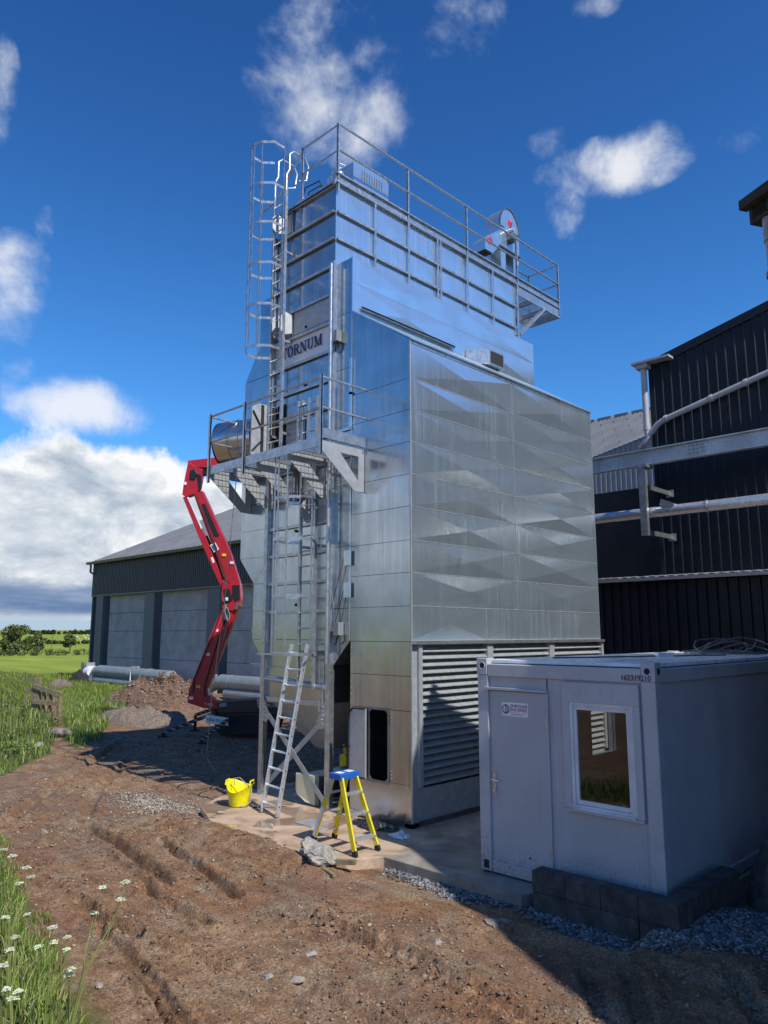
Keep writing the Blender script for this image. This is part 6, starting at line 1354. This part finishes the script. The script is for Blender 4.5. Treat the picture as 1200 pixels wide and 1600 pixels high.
def in_polys(n, poly, seed):
    r_ = np.random.RandomState(seed); px = [p[0] for p in poly]; py = [p[1] for p in poly]; x = r_.uniform(min(px), max(px), n); y = r_.uniform(min(py), max(py), n)
    wx = x + (fbm(x * 1.3, y * 1.3, 3, 91) - .5) * 1.2; wy = y + (fbm(x * 1.3, y * 1.3, 3, 91) - .5) * 1.2; k = inpoly(wx, wy, poly); return x[k], y[k]
def near_frame(x, y, half=30): a = np.arctan2(y, x) - HEAD; return np.abs(a) < R(half)
x, y = in_polys(120000, POLY_B, 8); k = near_frame(x, y); x, y = x[k][:46000], y[k][:46000]; w_ = sm(fbm(x * .7, y * .7, 3, 14), .38, .62)
blades('bank_grass', x, y, (.14 + .34 * w_ * rg.rand(len(x))), .016 + .016 * rg.rand(len(x)), GC + [(.17, .17, .075), (.05, .09, .015)], 9, 'rough grass and weeds on the left bank by the hurdle', .5)
x, y = in_polys(110000, POLY_C, 18); x, y = x[:42000], y[:42000]; blades('mound_grass', x, y, (.10 + .26 * rg.rand(len(x))), .014 + .014 * rg.rand(len(x)), GC + [(.14, .21, .03)], 19, 'fresh grass on the slope between the hurdle and the soil heap', .5)
s_ = HEAD + R(28); n = 40000; r_ = rg.uniform(30, 62, n); a_ = rg.uniform(HEAD + R(8), HEAD + R(31), n); x, y = r_ * np.cos(a_), r_ * np.sin(a_); k = (grass_mask(x, y) > .5) & ~((x > 21.5) & (y < 52)) & (x * .36 + y * .93 > 40); x, y = x[k], y[k]
blades('meadow_grass', x, y, .18 + .22 * rg.rand(len(x)), .03 + .02 * rg.rand(len(x)), [(.15, .21, .032), (.19, .24, .045), (.24, .27, .06), (.12, .18, .028)], 29, 'yellow green meadow grass of the field behind the barn corner', .4)
# broad-leaved weeds in the bank, stones on the heaps
x, y = in_polys(4000, POLY_B, 58); k = near_frame(x, y); x, y = x[k][:170], y[k][:170]
_weeds = [(a, b, tz(a, b) + .12, .14 + .16 * rg.rand()) for a, b in zip(x, y)]
q_ = ground(40, 1130)
WEEDS = (_weeds, q_)
# dried stalks above the bank and yellow flowers on the slope
x, y = in_polys(9000, POLY_B, 38); k = near_frame(x, y) & (y > 22); x, y = x[k][:1600], y[k][:1600]; blades('dry_stalks', x, y, .3 + .35 * rg.rand(len(x)), .010 + .006 * rg.rand(len(x)), [(.27, .23, .12), (.22, .2, .1)], 39, 'dry pale stalks standing over the bank grass', .25)

# ------------------------------------------------------------------ plants with white umbels
def umbel_plant(base, tops, seed, label, group=None):
    rg = np.random.RandomState(seed); T_ = thing('cow_parsley', base, label, 'plant', group); base = Vector(base); hub = base.lerp(Vector(tops[0]), .55)
    m = MB()
    for t in tops:
        t = Vector(t); s0 = base.lerp(t, .5) + Vector((0, 0, .03)); m.tube([base, hub.lerp(s0, .3), s0.lerp(t, .5), t], [.006, .005, .0035, .002], 5)
    m.build('stem', 'stem_green', T_, smooth=True)
    for t in tops:
        t = Vector(t); R0 = rg.uniform(.020, .042); V = []; Fq = []; C_ = []; sm_ = MB()
        for k in range(13):
            a = 2.4 * k; r = R0 * math.sqrt(k / 13); u = t + Vector((r * math.cos(a), r * math.sin(a), .030 - .25 * r + rg.uniform(-.004, .004))); sm_.tube([t, u], .0009, 3, cap=False)
            for j in range(9):
                b = rg.uniform(0, 6.28); d = rg.uniform(0, .013); p = u + Vector((d * math.cos(b), d * math.sin(b), rg.uniform(-.002, .004))); s = rg.uniform(.0028, .005); n0 = len(V); tl = rg.uniform(-.4, .4, 2)
                for cx_, cy_ in ((-1, -1), (1, -1), (1, 1), (-1, 1)): V.append((p.x + cx_ * s, p.y + cy_ * s, p.z + s * (cx_ * tl[0] + cy_ * tl[1])))
                Fq.append((n0, n0 + 1, n0 + 2, n0 + 3)); C_ += [(.80, .81, .74) if rg.rand() < .8 else (.55, .62, .30)] * 4
        o = np_mesh('umbel', np.array(V) - np.array(base) , np.array(Fq), 'petals', np.array(C_)); o.parent = T_; BASE[o.name] = base
        s2 = sm_.build('umbel_rays', 'stem_green', o); s2.location = (0, 0, 0)
def pt_at(px, py, dist): d = ray(px, py); d = d / math.hypot(d.x, d.y); return Vector((0, 0, H)) + d * dist
specs = [((105, 1545), [(160, 1392), (196, 1383), (188, 1410), (146, 1432)], 6.2, 'tall cow parsley leaning right over the mud with four loose flower heads'),
         ((20, 1440), [(20, 1342), (42, 1360), (6, 1333), (30, 1385), (48, 1375)], 7.0, 'cow parsley with flat white heads at the left edge, the highest'),
         ((30, 1530), [(8, 1440), (24, 1470), (42, 1435), (15, 1490)], 6.0, 'cow parsley deep in the grass at the left edge'), ((75, 1545), [(82, 1455), (105, 1470), (84, 1478), (60, 1485), (104, 1490)], 6.1, 'cow parsley with several small white heads over the grass edge'),
         ((110, 1570), [(112, 1520), (108, 1528)], 5.9, 'short cow parsley with a round head at the edge of the mud'), ((15, 1600), [(10, 1552), (28, 1556), (4, 1515), (20, 1565)], 5.4, 'cow parsley in the very lower left corner')]
for i, (b0, tops, dist, lb) in enumerate(specs):
    q = pt_at(*b0, dist); q.z = tz(q.x, q.y); umbel_plant(q, [pt_at(*t, dist + random.uniform(-.12, .12)) for t in tops], 60 + i, lb, 'cow parsley in the foreground')

# ------------------------------------------------------------------ trees, hedges and sheep in the fields
def leaf_mass(name, centres, n, size, cols, seed, parent, base):
    rg = np.random.RandomState(seed); pts = []
    for (cx, cy, cz, r) in centres:
        k = max(20, int(n * r ** 2 / sum(c[3] ** 2 for c in centres))); d = rg.normal(size=(k, 3)); d /= np.linalg.norm(d, axis=1)[:, None]; rad = r * rg.uniform(.55, 1.08, (k, 1)); pts.append(np.array([cx, cy, cz]) + d * rad * np.array([1, 1, .85]))
    p = np.vstack(pts); n = len(p); nr = rg.normal(size=(n, 3)); nr /= np.linalg.norm(nr, axis=1)[:, None]; t = np.cross(nr, rg.normal(size=(n, 3))); t /= np.linalg.norm(t, axis=1)[:, None]; b = np.cross(nr, t); s = size * rg.uniform(.6, 1.4, (n, 1))
    V = np.stack([p - t * s - b * s * .5, p + t * s * .2 - b * s * .7, p + t * s, p - t * s * .1 + b * s * .7], 1).reshape(-1, 3); Fq = np.arange(4 * n).reshape(-1, 4); c = np.asarray(cols)[rg.randint(0, len(cols), n)] * rg.uniform(.6, 1.35, (n, 1))
    o = np_mesh(name, V - np.array(base), Fq, 'leaves', np.repeat(c, 4, 0))
    if not parent: o.location = base
    if parent: o.parent = parent; BASE[o.name] = Vector(base)
    return o
TC = [(.12, .16, .05), (.16, .19, .07), (.085, .115, .035), (.22, .22, .10)]
tag(leaf_mass('bank_weeds', WEEDS[0], 16000, .035, [(.11, .19, .04), (.16, .24, .06), (.08, .14, .035), (.22, .25, .10)], 71, None, WEEDS[1]), 'clumps of leafy weeds among the bank grass', 'weeds', kind='stuff')
def field_tree(px, py, wpx, hpx, seed, label, trunk):
    q = ground(px, py); d = (q - Vector((0, 0, H))).length / F; w, h = wpx * d, hpx * d; T_ = thing('field_tree', q, label, 'tree', 'trees along the field edge'); rg = random.Random(seed); m = MB()
    m.tube([(q.x, q.y, q.z - .1), (q.x + .05 * w, q.y, q.z + trunk * h), (q.x, q.y, q.z + .6 * h)], [.05 * w, .035 * w, .015 * w], 7)
    cs = []
    for k in range(18):
        a = rg.uniform(0, 6.28); zz = rg.uniform(trunk + .05, .92); rr = w * .42 * math.sqrt(max(.05, 1 - (2 * (zz - .45)) ** 2)) * rg.uniform(.3, 1); c = (q.x + rr * math.cos(a), q.y + rr * math.sin(a), q.z + zz * h, w * rg.uniform(.07, .17)); cs.append(c); m.tube([(q.x, q.y, q.z + trunk * h * .8), c[:3]], [.014 * w, .005 * w], 5)
    m.build('trunk', 'bark', T_, smooth=True); leaf_mass('crown', cs, 3200, .026 * w if wpx > 40 else .04 * w, TC, seed, T_, q)
field_tree(24, 1022, 58, 38, 3, 'broad dark bush tree at the left of the field edge', .12); field_tree(58, 1022, 26, 31, 5, 'narrow dark tree right of the broad one in the field', .1); field_tree(108, 1020, 25, 27, 8, 'small round tree on its own near the barn corner', .3); field_tree(42, 1020, 14, 14, 11, 'low bush between the two dark field trees', .1)
def far_at(px, dist): q = pt_at(px, 990, dist); q.z = tz(q.x, q.y); return q
def hedge(y_px, x0, x1, h, wpx, seed, name, label, cols, step=.5, size=.16):
    cs = []; rg = random.Random(seed); A = far_at(x0, y_px); Bq = far_at(x1, y_px); L = (Bq - A).length; n = int(L / step)
    for k in range(n): p = A.lerp(Bq, k / n); r = h * rg.uniform(.35, .65); cs.append((p.x + rg.uniform(-.4, .4), p.y + rg.uniform(-.4, .4), tz(p.x, p.y) + r * .7, r))
    o = leaf_mass(name, cs, n * 60, size, cols, seed, None, A); tag(o, label, 'hedge', kind='stuff')
hedge(110, -60, 175, .95, 0, 5, 'field_margin', 'rough weedy strip below the field trees', [(.10, .12, .045), (.15, .15, .07), (.07, .09, .03)], .4, .09)
hedge(190, -40, 170, 1.1, 0, 6, 'far_hedge', 'dark hedge line across the middle of the field', [(.045, .065, .02), (.06, .08, .025)], 1.0, .25)
hedge(420, -60, 200, 2.4, 0, 7, 'far_hedge', 'dark hedge line just below the horizon', [(.045, .065, .025), (.06, .075, .03)], 2.5, .6)
q = ground(80, 1022); m = MB(); m.tube([q, q + Vector((0, 0, 26 * (q - Vector((0, 0, H))).length / F))], .05, 6); tag(m.build('field_pole', 'fence_wood', base=q), 'thin pole standing between the field trees', 'pole')
sh0 = None
for i, (px, py) in enumerate(((121, 995), (124, 997), (131, 994), (134, 996), (139, 997), (143, 994), (146, 996), (128, 998), (137, 993))):
    q = far_at(px, 330 - (py - 993) * 22); s = (q - Vector((0, 0, H))).length / F * 1.5
    if sh0 is None:
        m = MB(); m.lathe([(0, -.9), (.45, -.7), (.55, 0), (.45, .7), (0, .9)], (0, 0, .9), 10, axis=0); m.lathe([(0, -.25), (.2, 0), (0, .3)], (1.05, 0, 1.15), 8, axis=0)
        for a in (-.5, .5):
            for b in (-.22, .22): m.tube([(a, b, .6), (a, b, 0)], .07, 5)
        sh0 = m.build('sheep', 'sheep_wool', base=(0, 0, 0), smooth=True); o = sh0
    else: o = sh0.copy(); COL.objects.link(o)
    o.location = q; o.scale = (s, s, s); o.rotation_euler.z = random.uniform(0, 6.28); tag(o, 'tiny white sheep grazing on the far green field', 'sheep', 'sheep on the far field')
